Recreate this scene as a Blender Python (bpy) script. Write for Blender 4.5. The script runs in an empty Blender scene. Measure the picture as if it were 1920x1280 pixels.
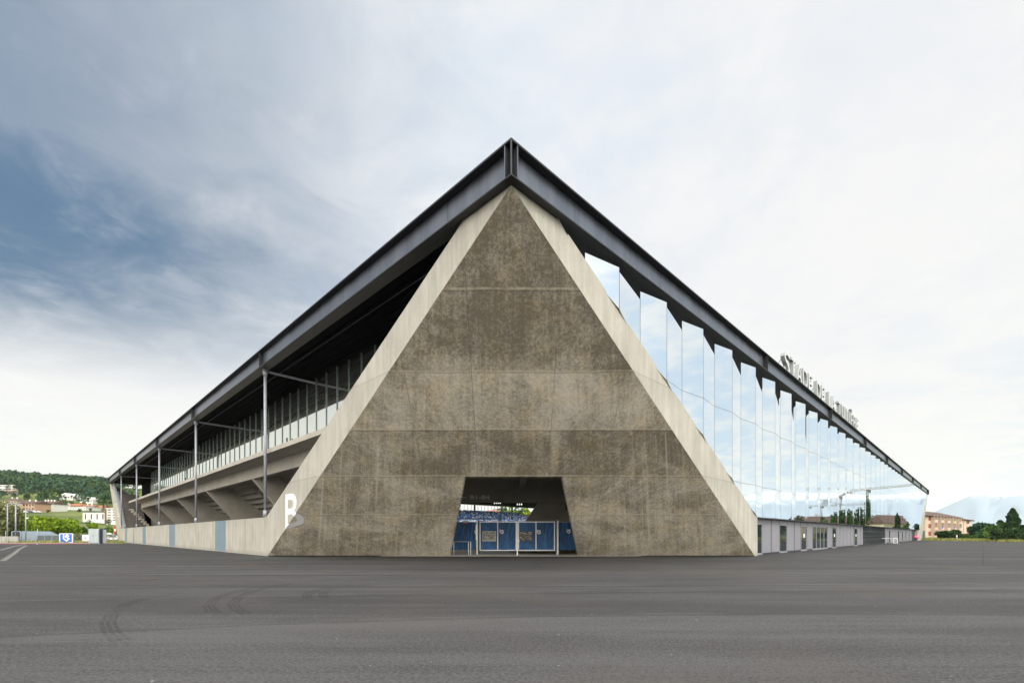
import bpy, math, random
from mathutils import Vector, Matrix
random.seed(7)
SC = bpy.context.scene
COL = SC.collection
R2 = math.sqrt(2.0)

# ------------------------------------------------------------------ camera
F, CX, HY, CAMH = 882.0, 958.5, 1001.8, 1.65      # focal (px of 1920), centre x, horizon y, eye height
cam_d = bpy.data.cameras.new('camera')
cam = bpy.data.objects.new('camera', cam_d); COL.objects.link(cam)
cam.location = (0, 0, CAMH); cam.rotation_euler = (math.radians(90), 0, 0)
cam_d.sensor_width = 36.0; cam_d.lens = F/1920*36.0
cam_d.shift_x = (960-CX)/1920; cam_d.shift_y = (HY-640)/1920
cam_d.clip_start = 0.1; cam_d.clip_end = 40000
SC.camera = cam

# ------------------------------------------------------------------ node helper
class N:
    def __init__(s, tree): s.t = tree
    def n(s, typ, **kw):
        nd = s.t.nodes.new(typ)
        ins = kw.pop('ins', {})
        for k, v in kw.items(): setattr(nd, k, v)
        for k, v in ins.items():
            if isinstance(v, bpy.types.NodeSocket): s.t.links.new(v, nd.inputs[k])
            else: nd.inputs[k].default_value = v
        return nd
    def math(s, op, a, b=0.0, c=0.0, clamp=False):
        nd = s.n('ShaderNodeMath', operation=op, use_clamp=clamp)
        for i, v in enumerate((a, b, c)):
            if isinstance(v, bpy.types.NodeSocket): s.t.links.new(v, nd.inputs[i])
            else: nd.inputs[i].default_value = v
        return nd.outputs[0]
    def vmath(s, op, a, b=(0, 0, 0)):
        nd = s.n('ShaderNodeVectorMath', operation=op)
        for i, v in enumerate((a, b)):
            if isinstance(v, bpy.types.NodeSocket): s.t.links.new(v, nd.inputs[i])
            else: nd.inputs[i].default_value = v
        return nd
    def rng(s, v, a, b, c=0.0, d=1.0, smooth=True):
        nd = s.n('ShaderNodeMapRange', interpolation_type='SMOOTHSTEP' if smooth else 'LINEAR')
        s.t.links.new(v, nd.inputs[0])
        for i, q in enumerate((a, b, c, d)): nd.inputs[i+1].default_value = q
        return nd.outputs[0]
    def mix(s, f, a, b, mode='MIX'):
        nd = s.n('ShaderNodeMix', data_type='RGBA', blend_type=mode)
        for i, v in ((0, f), (6, a), (7, b)):
            if isinstance(v, bpy.types.NodeSocket): s.t.links.new(v, nd.inputs[i])
            else: nd.inputs[i].default_value = v if i == 0 else (*v[:3], 1)
        return nd.outputs[2]
    def noise(s, vec, scale, detail=4, rough=0.55, dist=0.0):
        nd = s.n('ShaderNodeTexNoise', ins={'Scale': scale, 'Detail': detail, 'Roughness': rough, 'Distortion': dist})
        if vec is not None: s.t.links.new(vec, nd.inputs['Vector'])
        return nd.outputs[0]
    def scalev(s, vec, sc, loc=(0, 0, 0)):
        nd = s.n('ShaderNodeMapping'); s.t.links.new(vec, nd.inputs[0])
        nd.inputs['Scale'].default_value = sc; nd.inputs['Location'].default_value = loc
        return nd.outputs[0]

# ------------------------------------------------------------------ world: daylight sky under broken cloud
SUN_EL, SUN_AZ = math.radians(42), math.radians(155)     # azimuth clockwise from +Y (behind the camera, to the right)
w = bpy.data.worlds.new('World'); SC.world = w; w.use_nodes = True
wt = w.node_tree; wt.nodes.clear(); W = N(wt)
sky = W.n('ShaderNodeTexSky', sky_type='NISHITA', sun_disc=False, sun_elevation=SUN_EL, sun_rotation=SUN_AZ, air_density=1.2, dust_density=2.0)
blue = W.mix(1.0, sky.outputs[0], (0.10, 0.10, 0.10), 'MULTIPLY')
tc = W.n('ShaderNodeTexCoord'); D = tc.outputs['Generated']
sep = W.n('ShaderNodeSeparateXYZ'); wt.links.new(D, sep.inputs[0])
dx, dy, dz = sep.outputs
# cloud deck seen in perspective: a layer at fixed height
zz = W.math('ADD', W.math('MAXIMUM', dz, 0.0), 0.16)
px = W.math('DIVIDE', dx, zz); py = W.math('DIVIDE', dy, zz)
comb = W.n('ShaderNodeCombineXYZ'); wt.links.new(px, comb.inputs[0]); wt.links.new(py, comb.inputs[1])
P = comb.outputs[0]
rot = W.n('ShaderNodeMapping'); wt.links.new(P, rot.inputs[0]); rot.inputs['Rotation'].default_value = (0, 0, math.radians(28)); rot.inputs['Scale'].default_value = (0.8, 1.25, 1)
n1 = W.noise(rot.outputs[0], 0.85, 5, 0.5, 0.55)
n2 = W.noise(W.scalev(P, (1.0, 1.0, 1.0), (7, 3, 0)), 3.0, 6, 0.58, 0.5)
def pxdir(x, y):
    return Vector(((x-CX)/F, 1, (HY-y)/F)).normalized()
def blob(x, y, r0, r1, stretch=(1, 1, 1)):
    d = pxdir(x, y)
    df = W.vmath('SUBTRACT', D, tuple(d))
    df = W.vmath('MULTIPLY', df.outputs[0], stretch)
    ln = W.vmath('LENGTH', df.outputs[0]).outputs['Value']
    wob = W.math('MULTIPLY_ADD', n2, 0.30, -0.15)
    ln = W.math('ADD', ln, W.math('MULTIPLY_ADD', n1, 0.34, -0.17)); ln = W.math('ADD', ln, wob)
    return W.rng(ln, r1, r0)
n3 = W.noise(W.scalev(P, (1.0, 1.0, 1.0), (1, 9, 0)), 7.0, 5, 0.6, 0.6)
dark = W.math('MULTIPLY', blob(-60, 400, 0.10, 0.44, (0.50, 1, 1.15)), 1.0)
dark = W.math('MAXIMUM', dark, W.math('MULTIPLY', blob(230, 440, 0.06, 0.36, (0.85, 1, 1.5)), 0.98))
dark = W.math('MAXIMUM', dark, W.math('MULTIPLY', blob(-150, 150, 0.12, 0.60, (0.85, 1, 0.8)), 0.80))
dark = W.math('MAXIMUM', dark, W.math('MULTIPLY', blob(440, 610, 0.0, 0.22, (0.8, 1, 1.9)), 0.60))
dark = W.math('MAXIMUM', dark, W.math('MULTIPLY', blob(200, 655, 0.0, 0.26, (0.45, 1, 2.4)), 0.50))
tex = W.math('ADD', W.math('MULTIPLY', n2, 0.65), W.math('MULTIPLY', n3, 0.35))
dark = W.math('MULTIPLY', dark, W.rng(tex, 0.30, 0.56, 0.66, 1.0))
dark = W.math('MULTIPLY', dark, W.rng(W.math('MULTIPLY_ADD', n2, 0.12, dz), 0.25, 0.42))
# thin veil variation everywhere
soft = W.rng(n1, 0.38, 0.64)
soft2 = W.rng(tex, 0.38, 0.62)
veil = W.mix(soft, (0.77, 0.84, 0.93), (0.93, 0.925, 0.95))
veil = W.mix(W.math('MULTIPLY', soft2, 0.65), veil, (0.98, 0.975, 0.97))
right = W.rng(dx, 0.0, 0.75)
low = W.rng(dz, 0.40, 0.10)
veil = W.mix(W.math('MULTIPLY', W.math('MAXIMUM', W.math('MULTIPLY', right, 0.5), low), W.math('MULTIPLY_ADD', soft2, 0.20, 0.78)), veil, (1.0, 0.975, 0.945))
cloud = W.mix(dark, veil, (0.028, 0.130, 0.285))
# blue breaks on the right-hand and rear side (seen mirrored in the glass)
side = W.math('MULTIPLY', W.rng(dx, 0.66, 0.86), W.rng(tex, 0.60, 0.42))
blue2 = W.mix(0.30, blue, (0.46, 0.68, 0.90))
cloud = W.mix(W.math('MULTIPLY', side, 0.85), cloud, (0.60, 0.765, 0.93))
cloud = W.mix(0.06, cloud, blue)
# overcast is brighter overhead and towards the hidden sun behind the camera
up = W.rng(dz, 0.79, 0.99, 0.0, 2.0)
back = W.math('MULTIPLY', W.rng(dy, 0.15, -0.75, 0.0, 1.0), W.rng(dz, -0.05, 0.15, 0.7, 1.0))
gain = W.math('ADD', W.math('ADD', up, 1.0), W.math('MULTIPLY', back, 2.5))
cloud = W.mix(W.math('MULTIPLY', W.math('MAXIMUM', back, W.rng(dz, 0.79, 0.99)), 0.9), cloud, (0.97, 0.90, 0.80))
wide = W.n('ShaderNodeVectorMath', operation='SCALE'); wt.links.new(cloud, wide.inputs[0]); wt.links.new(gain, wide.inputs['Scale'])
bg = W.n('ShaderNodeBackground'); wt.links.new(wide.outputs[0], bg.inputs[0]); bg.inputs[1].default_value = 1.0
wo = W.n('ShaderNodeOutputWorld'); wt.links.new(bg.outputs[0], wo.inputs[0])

# ------------------------------------------------------------------ sun through thin cloud
sd = bpy.data.lights.new('sun', 'SUN'); sd.energy = 1.3; sd.angle = math.radians(22); sd.color = (1.0, 0.95, 0.87)
sun = bpy.data.objects.new('sun', sd); COL.objects.link(sun)
sv = Vector((math.sin(SUN_AZ)*math.cos(SUN_EL), math.cos(SUN_AZ)*math.cos(SUN_EL), math.sin(SUN_EL)))
sun.rotation_euler = sv.to_track_quat('Z', 'Y').to_euler()
SC.view_settings.view_transform = 'Standard'; SC.view_settings.look = 'None'
SC.view_settings.exposure = 0.0; SC.view_settings.gamma = 1.0
SC.cycles.max_bounces = 8; SC.cycles.diffuse_bounces = 4; SC.cycles.glossy_bounces = 4
SC.cycles.transmission_bounces = 6; SC.cycles.transparent_max_bounces = 12; SC.cycles.volume_bounces = 1

# ------------------------------------------------------------------ geometry helpers
class MB:
    """collects shapes and links them as one mesh object"""
    def __init__(s): s.v = []; s.f = []; s.m = []
    def poly(s, pts, mi=0):
        b = len(s.v); s.v += [tuple(p) for p in pts]; s.f.append(tuple(range(b, b+len(pts)))); s.m.append(mi); return s
    def prism(s, pts, off, mi=0):
        """closed solid: polygon pts swept by vector off"""
        off = Vector(off); b = len(s.v); n = len(pts); P_ = [Vector(p) for p in pts]
        nn_ = Vector((0, 0, 0))
        for i in range(n): nn_ += P_[i].cross(P_[(i+1) % n])
        if nn_.dot(off) > 0: pts = list(pts)[::-1]
        s.v += [tuple(p) for p in pts] + [tuple(Vector(p)+off) for p in pts]
        s.f.append(tuple(range(b, b+n))); s.f.append(tuple(range(b+2*n-1, b+n-1, -1))); s.m += [mi, mi]
        for i in range(n):
            j = (i+1) % n
            s.f.append((b+j, b+i, b+n+i, b+n+j)); s.m.append(mi)
        return s
    def box(s, x0, x1, y0, y1, z0, z1, mi=0):
        return s.prism([(x0, y0, z0), (x1, y0, z0), (x1, y1, z0), (x0, y1, z0)], (0, 0, z1-z0), mi)
    def tube(s, a, b_, r0, r1=None, n=8, mi=0):
        a = Vector(a); b_ = Vector(b_); r1 = r0 if r1 is None else r1
        d = (b_-a).normalized(); u = d.orthogonal().normalized(); w_ = d.cross(u)
        b0 = len(s.v)
        for c, r in ((a, r0), (b_, r1)):
            for i in range(n):
                t = 2*math.pi*i/n; s.v.append(tuple(c+u*(r*math.cos(t))+w_*(r*math.sin(t))))
        for i in range(n):
            j = (i+1) % n; s.f.append((b0+i, b0+j, b0+n+j, b0+n+i)); s.m.append(mi)
        s.f.append(tuple(range(b0+n-1, b0-1, -1))); s.f.append(tuple(range(b0+n, b0+2*n))); s.m += [mi, mi]
        return s
    def bar(s, a, b_, wd, ht, mi=0):
        """rectangular bar from a to b"""
        a = Vector(a); b_ = Vector(b_); d = (b_-a).normalized()
        u = d.cross(Vector((0, 0, 1)))
        u = Vector((1, 0, 0)) if u.length < 1e-4 else u.normalized()
        v = u.cross(d).normalized()
        q = [a+u*(sx*wd/2)+v*(sy*ht/2) for sx, sy in ((-1, -1), (1, -1), (1, 1), (-1, 1))]
        return s.prism(q, b_-a, mi)
    def build(s, name, mats, parent=None, smooth=False):
        me = bpy.data.meshes.new(name); me.from_pydata(s.v, [], s.f)
        mats = mats if isinstance(mats, (list, tuple)) else [mats]
        for m in mats: me.materials.append(m)
        me.polygons.foreach_set('material_index', s.m)
        if smooth: me.polygons.foreach_set('use_smooth', [True]*len(s.f))
        me.update()
        o = bpy.data.objects.new(name, me); COL.objects.link(o)
        if parent is not None: o.parent = parent
        return o
def tag(o, label=None, cat=None, group=None, kind=None):
    if label: o['label'] = label
    if cat: o['category'] = cat
    if group: o['group'] = group
    if kind: o['kind'] = kind
    return o
def empty(name, loc, rz=0.0, label=None, cat=None, group=None):
    o = bpy.data.objects.new(name, None); COL.objects.link(o)
    o.location = loc; o.rotation_euler = (0, 0, rz)
    return tag(o, label, cat, group)
def copy_tree(o, parent=None):
    c = o.copy(); COL.objects.link(c); c.parent = parent
    for ch in list(o.children): copy_tree(ch, c)
    return c
def at(x, y, d): return Vector(((x-CX)/F*d, d, CAMH+(HY-y)/F*d))
def gd(y): return CAMH*F/(y-HY)                 # depth of a ground point
# stadium frame: origin at the corner, s along the glass side, t along the open side
D0 = 17.5
def loc_of(v): return ((v[0]+v[1]-D0)/R2, (v[1]-D0-v[0])/R2, v[2])
def sR(x, tp=0.0):
    u = x-CX; DD = D0+tp*R2; a = u*DD/(F-u); return (2*a+DD-D0)/R2
def tL(x, sp=0.0):
    u = CX-x; DD = D0+sp*R2; a = u*DD/(F-u); return (2*a+DD-D0)/R2

# ------------------------------------------------------------------ materials
def newmat(name):
    m = bpy.data.materials.new(name); m.use_nodes = True
    t = m.node_tree; n = N(t); bs = t.nodes['Principled BSDF']
    return m, t, n, bs
def plain(name, col, rough=0.6, metal=0.0, var=0.12, scale=3.0, spec=0.5, bump=0.0):
    m, t, n, bs = newmat(name)
    tcn = n.n('ShaderNodeTexCoord').outputs['Object']
    ns = n.noise(tcn, scale, 4)
    f = n.rng(ns, 0.3, 0.7)
    c = n.mix(f, tuple(k*(1-var) for k in col), tuple(min(1, k*(1+var)) for k in col))
    t.links.new(c, bs.inputs['Base Color']); bs.inputs['Roughness'].default_value = rough
    bs.inputs['Metallic'].default_value = metal; bs.inputs['Specular IOR Level'].default_value = spec
    if bump:
        b = n.n('ShaderNodeBump', ins={'Strength': bump, 'Distance': 0.02, 'Height': n.noise(tcn, scale*6, 3)})
        t.links.new(b.outputs[0], bs.inputs['Normal'])
    return m
def concrete_front():
    m, t, n, bs = newmat('dark_weathered_concrete')
    tcn = n.n('ShaderNodeTexCoord').outputs['Object']
    sp = n.n('ShaderNodeSeparateXYZ'); t.links.new(tcn, sp.inputs[0])
    h = n.math('MULTIPLY', n.math('SUBTRACT', sp.outputs[0], sp.outputs[1]), 0.7071)
    z = sp.outputs[2]
    cb = n.n('ShaderNodeCombineXYZ'); t.links.new(h, cb.inputs[0]); t.links.new(n.math('MULTIPLY', z, 1.55), cb.inputs[2])
    Pv = cb.outputs[0]
    # lift-dependent tone (each pour has its own colour)
    ramp = n.n('ShaderNodeValToRGB'); ramp.color_ramp.interpolation = 'CONSTANT'
    els = ramp.color_ramp.elements
    vals = [(0.0, 0.60), (3.0, 0.53), (5.3, 0.36), (7.55, 0.74), (9.83, 0.33), (12.3, 0.27)]
    els[0].position = 0; els[0].color = (vals[0][1],)*3+(1,)
    els[1].position = vals[1][0]/15; els[1].color = (vals[1][1],)*3+(1,)
    for zz_, v in vals[2:]:
        e = els.new(zz_/15); e.color = (v,)*3+(1,)
    t.links.new(n.math('DIVIDE', z, 15.0), ramp.inputs[0])
    lift = ramp.outputs[0]
    # run-off streaks fan out with the leaning edges
    fan = n.math('DIVIDE', h, n.math('SUBTRACT', 1.0, n.math('DIVIDE', z, 26.0)))
    cs = n.n('ShaderNodeCombineXYZ'); t.links.new(fan, cs.inputs[0]); t.links.new(z, cs.inputs[2]); Ps = cs.outputs[0]
    big = n.noise(n.scalev(Pv, (1, 1, 1), (2.3, 0, 5.1)), 0.28, 5, 0.62, 0.6)
    mid = n.noise(Pv, 1.1, 7, 0.72, 0.5)
    fine = n.noise(Pv, 6.5, 6, 0.78, 0.9)
    st = n.noise(n.scalev(Ps, (1.5, 1, 0.14)), 1.3, 6, 0.72, 0.25)
    st2 = n.noise(n.scalev(Ps, (7.0, 1, 0.22), (3, 0, 1)), 1.0, 4, 0.7)
    # each pour starts dirtier at its foot or head
    v = n.math('ADD', n.math('MULTIPLY', lift, 0.80), n.math('MULTIPLY', n.rng(big, 0.36, 0.64), 0.38))
    v = n.math('ADD', v, n.math('MULTIPLY', n.rng(mid, 0.38, 0.62), 0.17))
    v = n.math('ADD', v, n.math('MULTIPLY', n.rng(st, 0.38, 0.62), 0.16))
    v = n.math('ADD', v, n.math('MULTIPLY', n.rng(st2, 0.40, 0.66), 0.05))
    v = n.math('ADD', v, n.math('MULTIPLY', n.rng(fine, 0.40, 0.60), 0.36))
    wash = n.rng(n.math('ABSOLUTE', n.math('SUBTRACT', z, 10.05)), 0.55, 0.05)
    v = n.math('ADD', v, n.math('MULTIPLY', n.math('MULTIPLY', wash, n.rng(n.math('ABSOLUTE', h), 5.0, 2.5)), 0.16))
    ctr = n.math('MULTIPLY', n.rng(n.math('ABSOLUTE', n.math('SUBTRACT', h, 0.6)), 6.0, 1.5), n.rng(n.math('ABSOLUTE', n.math('SUBTRACT', z, 8.6)), 1.5, 0.6))
    v = n.math('ADD', v, n.math('MULTIPLY', ctr, 0.12))
    v = n.math('SUBTRACT', v, 0.62, clamp=True)
    col = n.n('ShaderNodeValToRGB'); e = col.color_ramp.elements
    e[0].position = 0.0; e[0].color = (0.27, 0.232, 0.168, 1); e[1].position = 1.0; e[1].color = (0.92, 0.84, 0.69, 1)
    e2 = e.new(0.30); e2.color = (0.47, 0.418, 0.32, 1); e3 = e.new(0.62); e3.color = (0.72, 0.655, 0.52, 1)
    t.links.new(v, col.inputs[0])
    c = col.outputs[0]
    hue = n.noise(n.scalev(Pv, (1, 1, 1), (7, 0, 3)), 0.55, 5, 0.65, 0.4)
    c = n.mix(n.math('MULTIPLY', n.rng(hue, 0.40, 0.66), 0.55), c, (0.94, 0.97, 1.10), 'MULTIPLY')
    c = n.mix(n.math('MULTIPLY', n.rng(hue, 0.5, 0.3), 0.5), c, (1.06, 0.98, 0.80), 'MULTIPLY')
    # pale efflorescence speckle
    spk = n.rng(n.noise(Pv, 7.5, 3, 0.6), 0.60, 0.68)
    spk = n.math('MULTIPLY', spk, n.rng(mid, 0.45, 0.7)); c = n.mix(n.math('MULTIPLY', spk, 0.55), c, (0.85, 0.79, 0.62))
    scr = n.rng(n.noise(n.scalev(Ps, (4.0, 1, 0.10), (1, 0, 7)), 1.0, 4, 0.75), 0.53, 0.66)
    scr = n.math('MULTIPLY', scr, n.math('MULTIPLY', n.rng(n.math('ABSOLUTE', h), 4.0, 9.0), n.rng(z, 8.0, 7.0)))
    c = n.mix(n.math('MULTIPLY', scr, 0.55), c, (0.86, 0.80, 0.68))
    # pour joints: thin pale line with a thin dark line under it
    for zj in (3.0, 5.3, 7.55, 9.83, 12.3):
        zw = n.math('ADD', z, n.math('MULTIPLY_ADD', big, 0.10, -0.05 - zj))
        pale = n.rng(n.math('ABSOLUTE', n.math('SUBTRACT', zw, 0.035)), 0.05, 0.015)
        dk = n.rng(n.math('ABSOLUTE', n.math('ADD', zw, 0.02)), 0.035, 0.008)
        c = n.mix(n.math('MULTIPLY', n.math('MULTIPLY', pale, 0.8), n.rng(mid, 0.35, 0.6, 0.3, 1)), c, (0.75, 0.68, 0.52))
        c = n.mix(n.math('MULTIPLY', dk, 0.35), c, (0.12, 0.10, 0.08))
    # vertical formwork joints
    for hj in (-5.6, -2.2, 2.4, 5.9):
        k = n.rng(n.math('ABSOLUTE', n.math('SUBTRACT', n.math('MULTIPLY_ADD', z, 0.02 if hj > 0 else -0.02, h), hj)), 0.035, 0.008)
        c = n.mix(n.math('MULTIPLY', k, n.rng(st, 0.40, 0.55, 0.0, 0.5)), c, (0.14, 0.115, 0.09))
    t.links.new(c, bs.inputs['Base Color']); bs.inputs['Roughness'].default_value = 0.72
    hgt = n.math('ADD', n.math('MULTIPLY', fine, 0.5), n.math('MULTIPLY', mid, 0.8))
    b = n.n('ShaderNodeBump', ins={'Strength': 0.35, 'Distance': 0.03, 'Height': hgt})
    t.links.new(b.outputs[0], bs.inputs['Normal'])
    return m
def concrete_board(name, a, b_, streak=(2.2, 2.2, 0.05), rough=0.75, amp=1.0, joints=None):
    """pale concrete with vertical board streaks"""
    m, t, n, bs = newmat(name)
    tcn = n.n('ShaderNodeTexCoord').outputs['Object']
    s1 = n.noise(n.scalev(tcn, streak), 1.6, 5, 0.65)
    s2 = n.noise(tcn, 0.45, 4, 0.6)
    s3 = n.noise(tcn, 7.0, 4, 0.7)
    v = n.math('ADD', n.math('MULTIPLY', n.rng(s1, 0.3, 0.7), 0.5*amp), n.math('MULTIPLY', n.rng(s2, 0.3, 0.7), 0.35))
    v = n.math('ADD', v, n.math('MULTIPLY', n.rng(s3, 0.3, 0.7), 0.15), clamp=True)
    c = n.mix(v, a, b_)
    if joints:
        sp = n.n('ShaderNodeSeparateXYZ'); t.links.new(tcn, sp.inputs[0]); z = n.math('ADD', sp.outputs[2], n.math('MULTIPLY', s2, 0.08))
        for zj in joints:
            k = n.rng(n.math('ABSOLUTE', n.math('SUBTRACT', z, zj)), 0.05, 0.01); c = n.mix(n.math('MULTIPLY', k, 0.35), c, tuple(q*0.55 for q in a))
            k = n.math('MULTIPLY', n.rng(n.math('SUBTRACT', zj, z), 0.0, 1.3, 1.0, 0.0), n.rng(n.math('SUBTRACT', zj, z), -0.01, 0.0)); c = n.mix(n.math('MULTIPLY', k, 0.16), c, tuple(q*0.7 for q in a))
        gr = n.math('MULTIPLY', n.rng(z, 0.55, 0.05), n.rng(s1, 0.35, 0.6)); c = n.mix(n.math('MULTIPLY', gr, 0.45), c, tuple(q*0.45 for q in a))
        dn = n.rng(n.noise(n.scalev(tcn, (3, 3, 0.12), (4, 4, 2)), 1.0, 4, 0.7), 0.56, 0.72); c = n.mix(n.math('MULTIPLY', dn, 0.45), c, tuple(q*0.62 for q in a))
    t.links.new(c, bs.inputs['Base Color']); bs.inputs['Roughness'].default_value = rough
    bp = n.n('ShaderNodeBump', ins={'Strength': 0.2, 'Distance': 0.02, 'Height': n.math('ADD', s1, s3)})
    t.links.new(bp.outputs[0], bs.inputs['Normal'])
    return m
M = {}
M['front'] = concrete_front()
M['band'] = concrete_board('pale_concrete', (0.34, 0.325, 0.28), (0.56, 0.54, 0.475), (1.2, 1.2, 0.14), joints=(5.37, 9.9))
M['wall'] = concrete_board('board_marked_concrete', (0.31, 0.30, 0.255), (0.56, 0.54, 0.47), (1.5, 1.5, 0.03), amp=1.2, joints=(3.2,))
M['grey'] = concrete_board('grey_concrete', (0.38, 0.355, 0.31), (0.52, 0.49, 0.43), (0.5, 0.5, 0.5))
M['inner'] = concrete_board('inner_concrete', (0.33, 0.31, 0.265), (0.44, 0.415, 0.36), (0.6, 0.6, 0.6))
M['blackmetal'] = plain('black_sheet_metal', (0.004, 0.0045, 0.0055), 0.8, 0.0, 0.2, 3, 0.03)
M['beam'] = plain('dark_painted_steel', (0.20, 0.215, 0.255), 0.36, 0.8, 0.08, 0.6, bump=0.02)
def web_mat():
    m, t, n, bs = newmat('dark_painted_steel')
    tcn = n.n('ShaderNodeTexCoord').outputs['Object']; sp = n.n('ShaderNodeSeparateXYZ'); t.links.new(tcn, sp.inputs[0])
    a = n.math('ADD', sp.outputs[0], sp.outputs[1])
    ns = n.noise(n.scalev(tcn, (0.8, 0.8, 0.12)), 1.2, 4, 0.7)
    c = n.mix(n.rng(ns, 0.35, 0.65), (0.155, 0.17, 0.20), (0.20, 0.215, 0.25))
    fr = n.math('ABSOLUTE', n.math('SUBTRACT', n.math('FRACT', n.math('DIVIDE', a, 7.6)), 0.5))
    c = n.mix(n.math('MULTIPLY', n.rng(fr, 0.004, 0.0015), 0.6), c, (0.05, 0.05, 0.06))
    sk = n.rng(n.noise(n.scalev(tcn, (2.5, 2.5, 0.1), (3, 1, 1)), 1.0, 3, 0.6), 0.60, 0.74); c = n.mix(n.math('MULTIPLY', sk, 0.35), c, (0.36, 0.33, 0.30))
    t.links.new(c, bs.inputs['Base Color']); bs.inputs['Metallic'].default_value = 0.8
    t.links.new(n.rng(ns, 0.3, 0.7, 0.30, 0.42), bs.inputs['Roughness'])
    return m
M['beam'] = web_mat()
M['flange'] = plain('black_painted_steel', (0.016, 0.017, 0.021), 0.42, 0.0, 0.1, 0.6)
M['galv'] = plain('galvanised_steel', (0.33, 0.35, 0.40), 0.45, 0.25, 0.1, 4)
M['white'] = plain('white_paint', (0.80, 0.80, 0.79), 0.5, 0, 0.03)
M['signwhite'] = plain('sign_letter_white', (0.60, 0.61, 0.61), 0.5, 0, 0.05, 2)
M['letter'] = plain('white_painted_letter', (0.90, 0.91, 0.92), 0.5, 0, 0.05, 2)
M['letterback'] = plain('letter_grey_return', (0.33, 0.36, 0.36), 0.5, 0, 0.05)
M['bluepanel'] = concrete_board('pale_blue_metal', (0.15, 0.22, 0.27), (0.22, 0.295, 0.34), (2.5, 2.5, 0.06))
M['panel'] = plain('grey_facade_panel', (0.30, 0.295, 0.335), 0.42, 0.15, 0.05, 0.5)
M['frame'] = plain('dark_window_frame', (0.07, 0.08, 0.09), 0.4, 0.4, 0.1)
M['winglass'] = plain('dark_glass', (0.02, 0.03, 0.032), 0.05, 0.0, 0.3, 0.4, 0.6)
M['rib'] = plain('teal_grey_fin', (0.20, 0.26, 0.26), 0.35, 0.4, 0.1)
M['rubber'] = plain('dark_void', (0.006, 0.006, 0.007), 0.9)

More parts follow.
